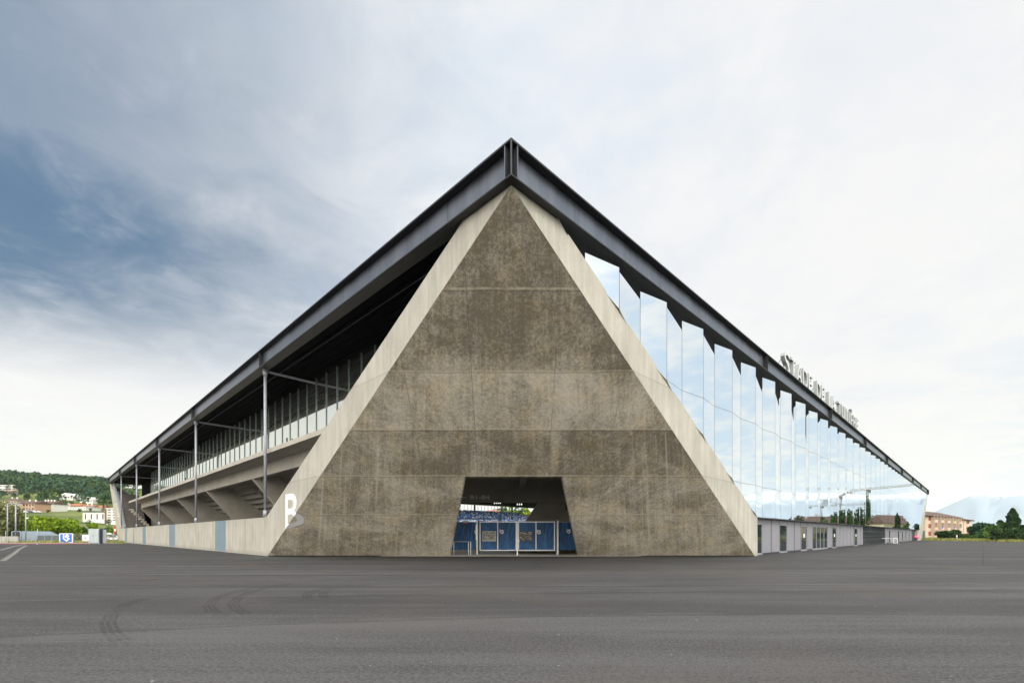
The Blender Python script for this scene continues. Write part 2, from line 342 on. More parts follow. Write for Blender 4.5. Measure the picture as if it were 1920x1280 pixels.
def mirror_glass():
    m, t, n, bs = newmat('reflective_glass')
    tcn = n.n('ShaderNodeTexCoord').outputs['Object']
    bs.inputs['Base Color'].default_value = (0.84, 0.89, 0.925, 1); bs.inputs['Metallic'].default_value = 1.0
    bs.inputs['Roughness'].default_value = 0.015
    b = n.n('ShaderNodeBump', ins={'Strength': 0.10, 'Distance': 0.02, 'Height': n.noise(tcn, 0.45, 2, 0.4)})
    t.links.new(b.outputs[0], bs.inputs['Normal'])
    return m
M['mirror'] = mirror_glass()
def screen_glass():
    m, t, n, bs = newmat('dark_screen_glass')
    bs.inputs['Base Color'].default_value = (0.74, 0.76, 0.70, 1); bs.inputs['Metallic'].default_value = 0.95
    bs.inputs['Roughness'].default_value = 0.03
    return m
M['screen'] = screen_glass()
def asphalt(name, base, seams=True):
    m, t, n, bs = newmat(name)
    tcn = n.n('ShaderNodeTexCoord').outputs['Object']
    sp = n.n('ShaderNodeSeparateXYZ'); t.links.new(tcn, sp.inputs[0])
    x, y = sp.outputs[0], sp.outputs[1]
    fine = n.noise(tcn, 26, 5, 0.85); grain = n.noise(tcn, 75, 3, 0.8)
    mid = n.noise(tcn, 2.2, 5, 0.65); big = n.noise(n.scalev(tcn, (0.35, 1.1, 1)), 0.22, 4, 0.6, 0.6)
    swirl = n.noise(n.scalev(tcn, (0.5, 1.6, 1), (3, 2, 0)), 0.55, 4, 0.6, 0.7)
    v = n.math('ADD', n.math('MULTIPLY', n.rng(big, 0.32, 0.68), 0.34), n.math('MULTIPLY', n.rng(swirl, 0.32, 0.68), 0.22))
    v = n.math('ADD', v, n.math('MULTIPLY', n.rng(mid, 0.3, 0.7), 0.16))
    if seams:
        wob = n.math('MULTIPLY_ADD', n.noise(n.scalev(tcn, (0.12, 0.0, 0)), 1.0, 2), 1.4, -0.7)
        # edges of the paver lanes: y = a + b x (+ c x^2)
        for a, b_, c_, amt in ((9.4, 0.13, -0.011, 0.40), (13.2, 0.10, -0.003, -0.14), (15.0, 0.03, 0.0, 0.20), (19.4, 0.02, 0, -0.12), (23.5, -0.01, 0, 0.30), (30, 0.0, 0, 0.10)):
            lim = n.math('MINIMUM', n.math('MAXIMUM', x, -18.0), 18.0)
            f = n.math('ADD', n.math('MULTIPLY_ADD', lim, b_, a), n.math('MULTIPLY', n.math('MULTIPLY', lim, lim), c_))
            e = n.math('SUBTRACT', n.math('SUBTRACT', y, f), n.math('MULTIPLY', wob, 0.5))
            ew = n.math('DIVIDE', e, 0.0009*a*a+0.03)
            k = n.rng(ew, 0.6, -0.6)
            v = n.math('ADD', v, n.math('MULTIPLY', k, amt))
            ln = n.rng(n.math('ABSOLUTE', ew), 1.0, 0.2)
            lp = n.rng(n.math('ABSOLUTE', n.math('SUBTRACT', ew, 1.7)), 1.1, 0.2)
            v = n.math('SUBTRACT', v, n.math('MULTIPLY', n.math('MULTIPLY', ln, n.rng(mid, 0.40, 0.52, 0.3, 1.0)), 0.55))
            v = n.math('ADD', v, n.math('MULTIPLY', n.math('MULTIPLY', lp, n.rng(swirl, 0.42, 0.56)), 0.45))
    v = n.math('ADD', v, n.math('MULTIPLY_ADD', n.rng(fine, 0.42, 0.58), 0.80, -0.40))
    roll = n.noise(n.scalev(tcn, (0.07, 1.0, 1), (5, 1, 0)), 1.3, 5, 0.7, 0.2)
    roll2 = n.noise(n.scalev(tcn, (0.05, 1.0, 1), (1, 7, 0)), 0.30, 4, 0.7, 0.5)
    v = n.math('ADD', v, n.math('MULTIPLY_ADD', n.rng(roll2, 0.38, 0.62), 0.60, -0.30))
    v = n.math('ADD', v, n.math('MULTIPLY_ADD', n.rng(roll, 0.38, 0.62), 0.40, -0.20))
    agg = n.noise(tcn, 13, 4, 0.8)
    v = n.math('ADD', v, n.math('MULTIPLY_ADD', n.rng(agg, 0.42, 0.60), 0.50, -0.25))
    v = n.math('SUBTRACT', v, 0.42)
    c = n.mix(n.math('MULTIPLY', v, 0.85, clamp=True), tuple(k*0.62 for k in base), tuple(k*1.62 for k in base))
    warm = n.noise(n.scalev(tcn, (1, 1, 1), (9, 4, 0)), 0.18, 3)
    c = n.mix(n.math('MULTIPLY', n.rng(warm, 0.45, 0.7), 0.35), c, (base[0]*1.35, base[1]*1.18, base[2]*0.98))
    spk = n.rng(grain, 0.56, 0.66); c = n.mix(n.math('MULTIPLY', spk, 0.60), c, (base[0]*2.9, base[1]*2.9, base[2]*2.9))
    dkg = n.rng(grain, 0.44, 0.34); c = n.mix(n.math('MULTIPLY', dkg, 0.5), c, (base[0]*0.3, base[1]*0.3, base[2]*0.3))
    st = n.rng(n.noise(tcn, 11.0, 1, 0.3), 0.80, 0.83); c = n.mix(n.math('MULTIPLY', st, 0.7), c, (0.42, 0.41, 0.38))
    t.links.new(c, bs.inputs['Base Color']); bs.inputs['Roughness'].default_value = 0.85
    bs.inputs['Specular IOR Level'].default_value = 0.25
    b = n.n('ShaderNodeBump', ins={'Strength': 0.5, 'Distance': 0.006, 'Height': n.math('ADD', fine, grain)})
    t.links.new(b.outputs[0], bs.inputs['Normal'])
    return m
M['asphalt'] = asphalt('asphalt', (0.0585, 0.0590, 0.0610))
def green(name, a, b_, scale=0.6, rough=0.9):
    m, t, n, bs = newmat(name)
    tcn = n.n('ShaderNodeTexCoord').outputs['Object']
    ns = n.noise(tcn, scale, 5, 0.7)
    c = n.mix(n.rng(ns, 0.35, 0.65), a, b_)
    t.links.new(c, bs.inputs['Base Color']); bs.inputs['Roughness'].default_value = rough
    bs.inputs['Specular IOR Level'].default_value = 0.2
    return m
M['grass'] = green('meadow_grass', (0.10, 0.14, 0.03), (0.20, 0.26, 0.06), 0.05)
M['hill'] = green('hillside_grass', (0.055, 0.085, 0.025), (0.17, 0.20, 0.06), 0.02)
M['yellowgrass'] = green('dry_grass', (0.22, 0.24, 0.07), (0.34, 0.34, 0.13), 0.3)
M['leafdark'] = green('dark_foliage', (0.018, 0.045, 0.018), (0.05, 0.095, 0.03), 0.25)
M['leafmid'] = green('green_foliage', (0.03, 0.075, 0.018), (0.085, 0.15, 0.035), 0.25)
M['leafbright'] = green('bright_foliage', (0.10, 0.18, 0.012), (0.26, 0.36, 0.025), 0.5)
M['leafolive'] = green('olive_foliage', (0.12, 0.135, 0.055), (0.22, 0.23, 0.10), 0.5)
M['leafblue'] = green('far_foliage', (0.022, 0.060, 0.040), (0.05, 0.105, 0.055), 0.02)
M['bark'] = plain('bark', (0.16, 0.13, 0.09), 0.9, 0, 0.25, 4)

# ------------------------------------------------------------------ SETTING: ground, terrain, mountains
o = MB().poly([(-14000, -6000, -0.06), (14000, -6000, -0.06), (14000, 14000, -0.06), (-14000, 14000, -0.06)]).build('ground', M['grass']); tag(o, kind='structure')
asp = [(-400, -250, 0), (110, -250, 0), (110, 60, 0), (112, 102, 0), (119, 134, 0), (124, 150, 0), (40, 150, 0), (-40, 120, 0), (-88, 122, 0), (-88, 104, 0), (-74.5, 99.5, 0), (-72, 85, 0), (-400, 84, 0)]
o = MB().poly(asp).build('plaza', M['asphalt']); tag(o, kind='structure')
M['redtrack'] = plain('red_court_surface', (0.30, 0.07, 0.07), 0.85, 0, 0.1)
M['palepath'] = plain('pale_gravel', (0.30, 0.31, 0.28), 0.9, 0, 0.1)
o = MB().poly([(-400, 84.0, -0.004), (-74, 85.1, -0.004), (-78, 92.5, -0.004), (-400, 92.5, -0.004)]).build('path', M['redtrack']); tag(o, kind='structure')
o = MB().poly([(-400, 92.5, -0.008), (-78, 92.5, -0.008), (-80, 97, -0.008), (-400, 97, -0.008)]).build('path', M['palepath']); tag(o, kind='structure')

# hillside: profile given as (distance past the stadium edge, height angle in px)
PROF = [(0, 8), (25, -6), (60, -20), (100, -28), (150, -37), (215, -44), (300, -56), (400, -72), (520, -86), (660, -95), (760, -104), (900, -104), (1100, -100)]
def hstart(u):
    return 113.0 if u < -770 else 240.0/(1-min(u, 600)/F)
def hgain(u):
    pts = [(-3000, 1.15), (-958, 1.0), (-880, 0.93), (-830, 0.90), (-758, 0.86), (-500, 0.72), (-105, 0.35), (-85, 0.36), (-60, 0.32), (-25, 0.41), (10, 0.42), (60, 0.4), (250, 0.3), (450, 0.1), (700, 0.0)]
    for (a, ga), (b_, gb) in zip(pts, pts[1:]):
        if a <= u <= b_: return ga+(gb-ga)*(u-a)/(b_-a)
    return pts[0][1] if u < pts[0][0] else 0.0
def hz(rel, u):
    y = PROF[-1][1]
    for (a, ya), (b_, yb) in zip(PROF, PROF[1:]):
        if a <= rel <= b_: y = ya+(yb-ya)*(rel-a)/(b_-a); break
    d = hstart(u)+rel
    if y > 0: return -0.3
    return max(-0.3, (CAMH - y*hgain(u)/F*d) if y < 0 else 0)
hb = MB(); us = [-2600+i*40 for i in range(84)]; rels = [0, 12, 25, 40, 60, 80, 100, 125, 150, 180, 215, 255, 300, 350, 400, 460, 520, 590, 660, 710, 760, 830, 900, 1100]
idx = {}
for i, u in enumerate(us):
    for j, r in enumerate(rels):
        d = hstart(u)+r; idx[i, j] = len(hb.v)
        hb.v.append((u/F*d, d, hz(r, u)+(random.uniform(-0.5, 0.5)*r/300 if r > 60 else 0)))
for i in range(len(us)-1):
    for j in range(len(rels)-1):
        hb.f.append((idx[i, j], idx[i+1, j], idx[i+1, j+1], idx[i, j+1])); hb.m.append(0)
o = hb.build('hill', M['hill'], smooth=True); tag(o, kind='structure')
def on_hill(x, y):
    """point of the hillside seen at pixel (x, y)"""
    u = x-CX; best = None
    for k in range(0, 380):
        r = k*2.0; d = hstart(u)+r; z = hz(r, u); yy = HY-(z-CAMH)/d*F
        if yy <= y: return Vector((u/F*d, d, z))
    return Vector((u/F*(hstart(u)+740), hstart(u)+740, hz(740, u)))

# far snowy mountains beyond the lake
def mountain(name, R, b0, b1, h0, h1, seed, mat):
    rd = random.Random(seed); mb = MB(); n = 150
    ph = [rd.uniform(0, 6.28) for _ in range(6)]
    prof = []
    for i in range(n+1):
        t = i/n; h = 0
        for k, q in enumerate(ph): h += math.sin(t*(5+7*k)*1.3+q)/(1.0+1.2*k)
        prof.append(h0+(h1-h0)*(0.5+0.28*h))
    env = lambda t: min(1, t*9)*min(1, (1-t)*6)
    rows = [0, 0.12, 0.3, 0.5, 0.7, 0.86, 1.0]
    for i in range(n+1):
        b_ = math.radians(b0+(b1-b0)*i/n)
        for k in rows:
            jit = rd.uniform(-0.05, 0.05) if 0 < k < 1 else 0
            r = R + 3400*(k+jit*2) + (rd.uniform(-60, 60) if k else 0)
            z = prof[i]*env(i/n)*(k**1.15+jit) - (3 if k == 0 else 0)
            mb.v.append((math.sin(b_)*r, math.cos(b_)*r, z))
    q = len(rows)
    for i in range(n):
        for j in range(q-1):
            mb.f.append((i*q+j, (i+1)*q+j, (i+1)*q+j+1, i*q+j+1)); mb.m.append(0)
    # back side
    for i in range(n+1):
        b_ = math.radians(b0+(b1-b0)*i/n); mb.v.append((math.sin(b_)*(R+5200), math.cos(b_)*(R+5200), -5))
    base = (n+1)*q
    for i in range(n):
        mb.f.append((i*q+q-1, (i+1)*q+q-1, base+i+1, base+i)); mb.m.append(0)
    o = mb.build(name, mat, smooth=True); tag(o, kind='structure'); return o
def mount_mat():
    m, t, n, bs = newmat('hazy_snowy_mountain')
    g = n.n('ShaderNodeTexCoord').outputs['Object']
    sp = n.n('ShaderNodeSeparateXYZ'); t.links.new(g, sp.inputs[0])
    z = n.math('ADD', sp.outputs[2], n.math('MULTIPLY', n.noise(n.scalev(g, (1, 1, 1.5)), 0.0022, 5, 0.7), 700))
    c = n.mix(n.rng(z, 980, 1350), (0.26, 0.345, 0.45), (0.92, 0.93, 0.95))  # rock tone is lightened and blued to paint in distance haze; snow above
    t.links.new(c, bs.inputs['Base Color']); bs.inputs['Roughness'].default_value = 0.9
    return m
M['mount'] = mount_mat()
mountain('mountain', 9500, 38.5, 92, 700, 1010, 5, M['mount'])

# paving marks on the plaza
M['oldpaint'] = plain('worn_road_paint', (0.15, 0.148, 0.14), 0.8, 0, 0.3, 2)
M['darkseam'] = plain('dark_joint', (0.055, 0.055, 0.056), 0.95, 0, 0.1, 2, 0.1)
M['redpaint'] = plain('worn_red_paint', (0.16, 0.10, 0.088), 0.8, 0, 0.3, 2)
def gp(x, y, z=0.004):
    d = gd(y); return ((x-CX)/F*d, d, z)
def strip(pts, wd, mat, name, z=0.004):
    mb = MB(); q = [Vector(gp(x, y, z)) for x, y in pts]
    for a, b_ in zip(q, q[1:]):
        nrm = (b_-a).cross(Vector((0, 0, 1))).normalized()*wd/2
        mb.poly([a-nrm, b_-nrm, b_+nrm, a+nrm])
    o = mb.build(name, mat); tag(o, kind='structure'); return o
strip([(1752, 1052), (1788, 1052.6)], 0.10, M['oldpaint'], 'road_marking')
strip([(1832, 1062.3), (1868, 1063)], 0.12, M['oldpaint'], 'road_marking')
strip([(1680, 1066.5), (1716, 1067)], 0.14, M['redpaint'], 'road_marking')
strip([(1800, 1027.8), (1823, 1028.2)], 0.25, M['oldpaint'], 'road_marking')
strip([(0, 1031), (25, 1024), (48, 1019.6)], 0.35, M['oldpaint'], 'road_marking')
strip([(5, 1051), (28, 1036), (36, 1029), (50, 1022)], 0.3, M['oldpaint'], 'road_marking')
pts = [(1400+i*26, 1069.5+i*0.9+0.035*i*i) for i in range(21)]
strip(pts, 0.035, M['oldpaint'], 'road_marking')
pts = [(395, 1052.5), (440, 1049.5), (480, 1047), (492, 1044.5), (478, 1042.2)]
strip(pts, 0.06, M['oldpaint'], 'road_marking')
strip([(1843, 1022), (1843.5, 1036), (1843, 1060)], 0.05, M['darkseam'], 'road_marking')
def rub_mat():
    m, t, n, bs = newmat('tyre_rubber_trace')
    tcn = n.n('ShaderNodeTexCoord').outputs['Object']
    ns = n.math('MULTIPLY', n.rng(n.noise(tcn, 16, 4, 0.8), 0.38, 0.62, 0.05, 0.30), n.rng(n.noise(tcn, 0.9, 2, 0.5), 0.36, 0.56, 0.25, 1.0))
    bs.inputs['Base Color'].default_value = (0.022, 0.022, 0.023, 1); bs.inputs['Roughness'].default_value = 0.8
    t.links.new(ns, bs.inputs['Alpha'])
    return m
M['rub'] = rub_mat()
def arc(p, name='tyre_trace'):
    for off in (0, 0.09, 0.18):
        q = []
        for i in range(25):
            k = i/24*(len(p)-1); a = min(int(k), len(p)-2); f = k-a
            q.append((p[a][0]*(1-f)+p[a+1][0]*f, p[a][1]*(1-f)+p[a+1][1]*f))
        mb = MB(); v = [Vector(gp(x, y, 0.005)) for x, y in q]
        L = []; 
        for i, a in enumerate(v):
            tdir = (v[min(i+1, 24)]-v[max(i-1, 0)]).normalized(); nrm = tdir.cross(Vector((0, 0, 1)))
            L.append((a+nrm*off, a+nrm*(off+0.065)))
        for (a, b_), (c, d_) in zip(L, L[1:]): mb.poly([a, b_, d_, c])
        tag(mb.build(name, M['rub']), kind='structure')
arc([(207, 1203), (190, 1185), (186, 1168), (197, 1150), (225, 1133), (262, 1122), (330, 1110)])
arc([(405, 1158), (386, 1147), (379, 1136), (392, 1123), (420, 1112), (470, 1102), (540, 1094)])
arc([(452, 1153), (433, 1143), (425, 1133), (437, 1120), (462, 1109), (505, 1099)])
arc([(578, 1127), (567, 1121), (566, 1114), (590, 1105), (625, 1100)])
arc([(610, 1125), (598, 1119), (596, 1112), (618, 1103), (650, 1098)])
arc([(1012, 1064), (1002, 1061), (1003, 1057), (1040, 1053), (1100, 1051)])
M['rust'] = plain('rusty_iron', (0.085, 0.058, 0.048), 0.8, 0.2, 0.3, 6)
for (x, y, r, tx) in ((470, 1059.3, 0.42, 'nearest the painted letter, darker'), (506, 1054.7, 0.42, 'just in front of the pier corner'), (276, 1060.8, 0.4, 'in front of the second blue gate'), (236, 1074.6, 0.28, 'small orange one far left'), (277, 1085.3, 0.30, 'orange one nearest the camera'), (118, 1051.3, 0.40, 'in front of the blue emblem board')):
    p = gp(x, y, 0.004); mb = MB()
    ring = [(r*math.cos(a*math.pi/12), r*math.sin(a*math.pi/12), 0) for a in range(24)]
    mb.prism(ring, (0, 0, 0.008)); mb.prism([(a*0.8, b_*0.8, 0.0081) for a, b_, _ in ring], (0, 0, 0.005))
    o = mb.build('manhole_cover', M['rust']); o.location = p
    tag(o, 'rusty round manhole cover in the asphalt, '+tx, 'manhole cover', 'manhole covers in the plaza')

# ------------------------------------------------------------------ STADIUM
S_, T_ = 191.0, 144.5          # side lengths
ZB, ZT = 14.64, 15.99          # under and top of the edge beam
ZW = 3.0                       # low wall
st = empty('stadium', (0, D0, 0), math.radians(45), 'concrete and glass football stadium with triangular concrete corner pier and black steel roof edge', 'stadium')
def ring(mb, o0, o1, z0, z1):
    """rectangular ring prism, o0 = outer offset beyond the facade, o1 = inner offset (negative = inwards)"""
    A = [(-o0, -o0), (S_+o0, -o0), (S_+o0, T_+o0), (-o0, T_+o0)]
    B = [(-o1, -o1), (S_+o1, -o1), (S_+o1, T_+o1), (-o1, T_+o1)]
    for i in range(4):
        j = (i+1) % 4
        mb.prism([(*A[i], z0), (*A[j], z0), (*B[j], z0), (*B[i], z0)], (0, 0, z1-z0))
    return mb
# edge beam: two flanges and a web
bm_ = ring(MB(), 0.03, -0.02, ZB+0.05, ZT-0.07).build('roof_beam', M['beam'], st)
ring(MB(), 0.36, -0.36, ZB, ZB+0.05).build('bottom_flange', M['flange'], bm_)
ring(MB(), 0.36, -0.36, ZT-0.07, ZT).build('top_flange', M['flange'], bm_)
def stiff(s, t, side):
    mb = MB()
    if side == 'R': mb.box(s-0.02, s+0.02, -0.34, -0.032, ZB+0.052, ZT-0.072)
    else: mb.box(-0.34, -0.032, t-0.02, t+0.02, ZB+0.052, ZT-0.072)
    return mb
fr = M['beam']
stiff(0.0, 0, 'R').build('stiffener', fr, bm_)
stiff(0, 0.0, 'L').build('stiffener', fr, bm_)
MB().prism([(-0.34, -0.36, ZB+0.052), (-0.31, -0.36, ZB+0.052), (-0.03, -0.05, ZB+0.052), (-0.05, -0.03, ZB+0.052), (-0.36, -0.31, ZB+0.052), (-0.36, -0.34, ZB+0.052)], (0, 0, ZT-ZB-0.125)).build('stiffener', M['flange'], bm_)
SR = [28.6+22.8*k for k in range(8)]
TL = [27.5+23.4*k for k in range(5)]
for s in SR:
    mb = stiff(s, 0, 'R'); mb.box(s-0.16, s-0.13, -0.30, -0.032, ZB+0.052, ZT-0.072); mb.build('stiffener', M['flange'], bm_)
for t in TL:
    mb = stiff(0, t, 'L'); mb.box(-0.30, -0.032, t+0.13, t+0.16, ZB+0.052, ZT-0.072); mb.build('stiffener', M['flange'], bm_)
MB().box(S_+0.30, S_+0.34, -0.34, -0.03, ZB+0.052, ZT-0.072).build('stiffener', M['flange'], bm_)
MB().box(-0.34, -0.03, T_+0.30, T_+0.34, ZB+0.052, ZT-0.072).build('stiffener', M['flange'], bm_)
# roof deck with ribbed dark soffit
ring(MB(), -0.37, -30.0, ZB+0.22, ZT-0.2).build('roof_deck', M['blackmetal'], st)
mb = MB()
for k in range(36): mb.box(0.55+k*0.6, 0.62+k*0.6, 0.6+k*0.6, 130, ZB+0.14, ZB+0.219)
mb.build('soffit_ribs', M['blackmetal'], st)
mb = MB()
mb.bar((1.3, 6, ZB+0.05), (1.3, 143, ZB+0.05), 0.03, 0.05); mb.build('light_track', M['frame'], st)

# ---- corner pier
BL = 26.6                       # distance of the foot from the corner
KF = (BL/R2)/ZB                 # world depth lost per metre of height
D_BASE = D0+BL/R2
def fd(z): return D_BASE-KF*z                      # depth of the leaning face at height z
def front_hit(x, y):
    q = (HY-y)/F; d = (D_BASE-KF*CAMH)/(1+KF*q); return Vector(((x-CX)/F*d, d, CAMH+q*d))
def left_hit(x, y, sp=0.0):
    t = tL(x, sp); d = D0+(sp+t)/R2; return Vector((sp, t, CAMH+(HY-y)/F*d))
def toL(v): return Vector(loc_of(v))
zo = 5.3                                          # height of the passage opening
xl0, xr0, xl1, xr1 = -4.78, 5.2, -2.91, 3.2        # jambs at ground and at the head
def W3(x, z): return Vector((x, fd(z), z))
th = Vector((0.0, 0.75, 0))
pier = empty('corner_pier', (0, 0, 0)); pier.parent = st
# leaning face in three pieces that join into one mesh: left leg, right leg, upper triangle
zc = 0.05
xe = lambda z: (fd(z)-D0)*1.0                       # half width of the face at height z
face = MB()
pL = [W3(-xe(zc), zc), W3(xl0, zc), W3(xl1, zo), W3(-xe(zo), zo)]
pR = [W3(xr0, zc), W3(xe(zc), zc), W3(xe(zo), zo), W3(xr1, zo)]
pU = [W3(-xe(zo), zo), W3(xl1, zo), W3(xr1, zo), W3(xe(zo), zo), W3(0, ZB-0.01)]
lt = Vector(loc_of(Vector((0, D0, 0))+th))
def solid(mb, pts, off):
    mb.prism([toL(p) for p in pts], off)
# shared solid without internal walls
outer = [W3(-xe(zc), zc), W3(xl0, zc), W3(xl1, zo), W3(xr1, zo), W3(xr0, zc), W3(xe(zc), zc), W3(0, ZB-0.01)]
solid(face, outer, lt)
face.build('leaning_face', M['front'], pier)
def band(side, corner, leng, foot, top_in, base_in, mat, thick=0.5, name='side_band', par=None):
    """flat slab in the facade plane; side 'L' (plane s=const) or 'R' (plane t=const)"""
    c = corner; sg = leng
    P2 = [(c, ZB-0.002), (c+sg*top_in, ZB-0.002), (c+sg*base_in, ZW), (c+sg*base_in, 0.0), (c+sg*foot, 0.0)]
    if side == 'L': pts = [(0.0, a, z) for a, z in P2]; off = (thick, 0, 0)
    else: pts = [(a, 0.0, z) for a, z in P2]; off = (0, thick, 0)
    return MB().prism(pts, off).build(name, mat, par)
band('L', 0, 1, BL, 2.83, 26.9, M['band'], par=pier)
band('R', 0, 1, BL, 2.83, 27.2, M['band'], par=pier)
# painted letter folded round the edge of the pier
def px8(p, ox=470, oy=900, k=8): return (ox+p[0]/k, oy+p[1]/k)
LB = [[(522, 210), (557, 206), (557, 683), (522, 735)],
      [(557, 206), (600, 198), (645, 203), (642, 315), (615, 290), (557, 292)],
      [(645, 203), (672, 235), (690, 300), (688, 360), (645, 360), (642, 315)],
      [(688, 360), (676, 420), (655, 452), (632, 405), (645, 360)],
      [(655, 452), (612, 460), (557, 460), (557, 425), (600, 420), (632, 405)],
      [(557, 460), (612, 460), (655, 452), (640, 525), (612, 508), (557, 515)],
      [(655, 452), (685, 495), (652, 542), (640, 525)],
      [(557, 655), (585, 650), (557, 683)]]
mb = MB()
for pl in LB: mb.poly([left_hit(*px8(p))+Vector((-0.006, 0, 0)) for p in pl])
LF = [[(685, 495), (745, 515), (690, 575), (652, 542)], [(745, 515), (790, 552), (697, 597), (690, 575)],
      [(790, 552), (803, 595), (795, 630), (697, 597)], [(697, 597), (795, 630), (760, 658), (688, 613)],
      [(688, 613), (760, 658), (680, 685), (650, 632)], [(650, 632), (680, 685), (527, 735), (585, 650)]]
nf = Vector((0, -1, -KF)).normalized()*0.008
for pl in LF: mb.poly([toL(front_hit(*px8(p))+nf) for p in pl])
mb.build('painted_letter', M['letter'], pier)

# ---- far piers (simpler: they are seen edge-on)
pl_ = empty('end_pier', (0, 0, 0)); pl_.parent = st
MB().prism([(0, T_, ZB-0.002), (0, T_-2.2, ZB-0.002), (0, 122.0, ZW), (0, 122.0, 0), (0, 125.4, 0)], (0.7, 0, 0)).build('side_band', M['band'], pl_)
MB().prism([(0, T_, ZB-0.01), (0, 125.4, 0.0), (19.1, T_, 0.0)], (0.5, -0.5, 0)).build('leaning_face', M['front'], pl_)
pr_ = empty('end_pier', (0, 0, 0)); pr_.parent = st
MB().prism([(S_, 0.0, ZB-0.002), (S_-2.4, 0.0, ZB-0.002), (162.0, 0.0, ZW), (157.0, 0.0, ZW), (157.0, 0.0, 0), (169.3, 0.0, 0)], (0, 0.7, 0)).build('side_band', M['band'], pr_)
MB().prism([(S_, 0, ZB-0.01), (169.3, 0, 0.0), (S_, 21.7, 0.0)], (-0.5, 0.5, 0)).build('leaning_face', M['front'], pr_)

# ---- open side (left): low wall, gates, columns, promenade, raking beams, tiers
MB().box(0, 0.32, 26.9, 122.0, 0, ZW).build('low_wall', M['wall'], st)
for a, b_ in ((38.25, 41.95), (62.0, 65.8), (86.0, 89.5), (110.0, 113.3)):
    g = MB(); g.box(-0.02, 0.0, a, b_, 0.03, ZW-0.004)
    g.box(-0.035, -0.02, (a+b_)/2-0.02, (a+b_)/2+0.02, 0.05, ZW-0.02)
    gg = g.build('wall_gate', M['bluepanel'], st)
    MB().box(-0.028, -0.021, a, b_, 0.03, 0.12).build('threshold_strip', M['galv'], gg)
MB().box(-0.02, 0.0, 100.0, 100.8, 0.03, ZW-0.004).build('wall_gate', M['bluepanel'], st)
def column(t):
    c = empty('column', (0.12, t, 0)); c.parent = st
    MB().tube((0, 0, ZW+0.42), (0, 0, ZB-0.50), 0.115, n=14).build('shaft', M['galv'], c, True)
    MB().tube((0, 0, ZB-0.55), (0, 0, ZB-0.12), 0.135, 0.21, 12).tube((0, 0, ZB-0.12), (0, 0, ZB-0.002), 0.21, 0.16, 12).build('capital', M['galv'], c, True)
    MB().box(-0.1, 0.1, -0.23, 0.23, ZW+0.003, ZW+0.06).tube((0, 0, ZW+0.05), (0, 0, ZW+0.55), 0.2, 0.15, 12).build('foot', M['galv'], c, True)
for t in TL: column(t)
for t in TL: MB().tube((0.4, t, ZB-0.15), (16, t, ZB-0.28), 0.10, n=8).build('tie_bar', M['galv'], st, True)
T0, T1 = 7.0, 112.0
MB().box(0.45, 5.2, 12.8, T1, 8.15, 8.50).build('promenade_slab', M['grey'], st)
eb = MB()
q = [13.6]+[37.4-9+18.1*k for k in range(5)]+[T1-3]
for a, b_ in zip(q, q[1:]): eb.box(2.12, 2.75, a+0.015, b_-0.015, 7.05, 8.148)
eb.build('edge_girder', M['grey'], st)
for k in range(0, 5):
    t = 37.4+18.1*k
    if t > T1: break
    MB().prism([(2.14, t, 7.048), (4.3, t, 7.52), (16.5, t, -0.7), (8.7, t, -0.7)], (0, 0.55, 0)).build('raking_beam', M['grey'], st)
# stepped underside of the seating terraces
def stepped(s0, z0, n, tread, rise, t0, t1, thick=0.22):
    mb = MB(); up_ = []; lo = []
    for i in range(n):
        s = s0+i*tread; z = z0-i*rise
        up_ += [(s, t0, z), (s+tread, t0, z)]
        lo += [(s-thick, t0, z-thick), (s+tread-thick, t0, z-thick)]
    return mb.prism(up_+lo[::-1], (0, t1-t0, 0))
stepped(4.3, 8.0, 16, 0.85, 0.52, 27.0, T1-0.5).build('seating_terrace', M['grey'], st)
MB().box(4.0, 5.2, 12.8, T1, 7.55, 8.148).build('terrace_head', M['grey'], st)
# intermediate raking stringers under the terrace
for k in range(0, 5):
    t = 37.4+18.1*k-7.4
    MB().prism([(4.4, t, 7.50), (4.9, t, 7.50), (15.9, t, 0.1), (15.2, t, 0.1)], (0, 0.35, 0)).build('raking_stringer', M['grey'], st)
# glazed screen at the back of the promenade, with vertical fins
GS = 3.9; npan = 52; t = 9.4; step = 1.96
for k in range(npan):
    a = t+k*step
    MB().box(GS+0.06, GS+0.09, a+0.03, a+step-0.03, 8.505, ZB+0.10).build('screen_pane', M['screen'], st)
    MB().box(GS+0.0, GS+0.055, a-0.028, a+0.028, 8.505, ZB+0.10).build('screen_fin', M['rib'], st)
for k in (12, 34):                                  # pull handles of the screen doors
    MB().box(GS-0.2, GS-0.14, t+k*step+0.06, t+k*step+0.26, 8.9, 10.6).build('door_leaf_edge', M['rubber'], st)
# end of the stand: stair tower wall, stair, strut and dark ribbed side
M['endwall'] = concrete_board('dark_ribbed_concrete', (0.09, 0.085, 0.075), (0.15, 0.14, 0.125), (0.5, 0.5, 2.0))  # dark grey concrete with level banding
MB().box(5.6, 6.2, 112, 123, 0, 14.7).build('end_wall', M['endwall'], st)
MB().prism([(6.3, 123.1, 0.2), (6.3, 143.0, 0.2), (6.3, 143.0, 14.7), (6.3, 123.1, 14.7)], (0.4, 0, 0)).build('end_wall', M['blackmetal'], st)
MB().box(5.2, 30, T1+0.6, T1+1.0, 8.6, 14.7).build('end_wall', M['blackmetal'], st)
stepped(0.9, 7.0, 12, 0.42, 0.5, T1+0.4, T1+3.0, 0.2).build('end_stair', M['grey'], st)
ns = MB()
for i in range(15): ns.box(0.8+i*0.02, 4.5, 116+i*1.15, 116+(i+1)*1.15, 0.1, 1.2+i*0.72)
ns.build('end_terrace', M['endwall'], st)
je = MB()
for i in range(15): je.box(0.62, 0.78, 116.6+i*1.15, 117.1+i*1.15, 1.25+i*0.72, 1.75+i*0.72)
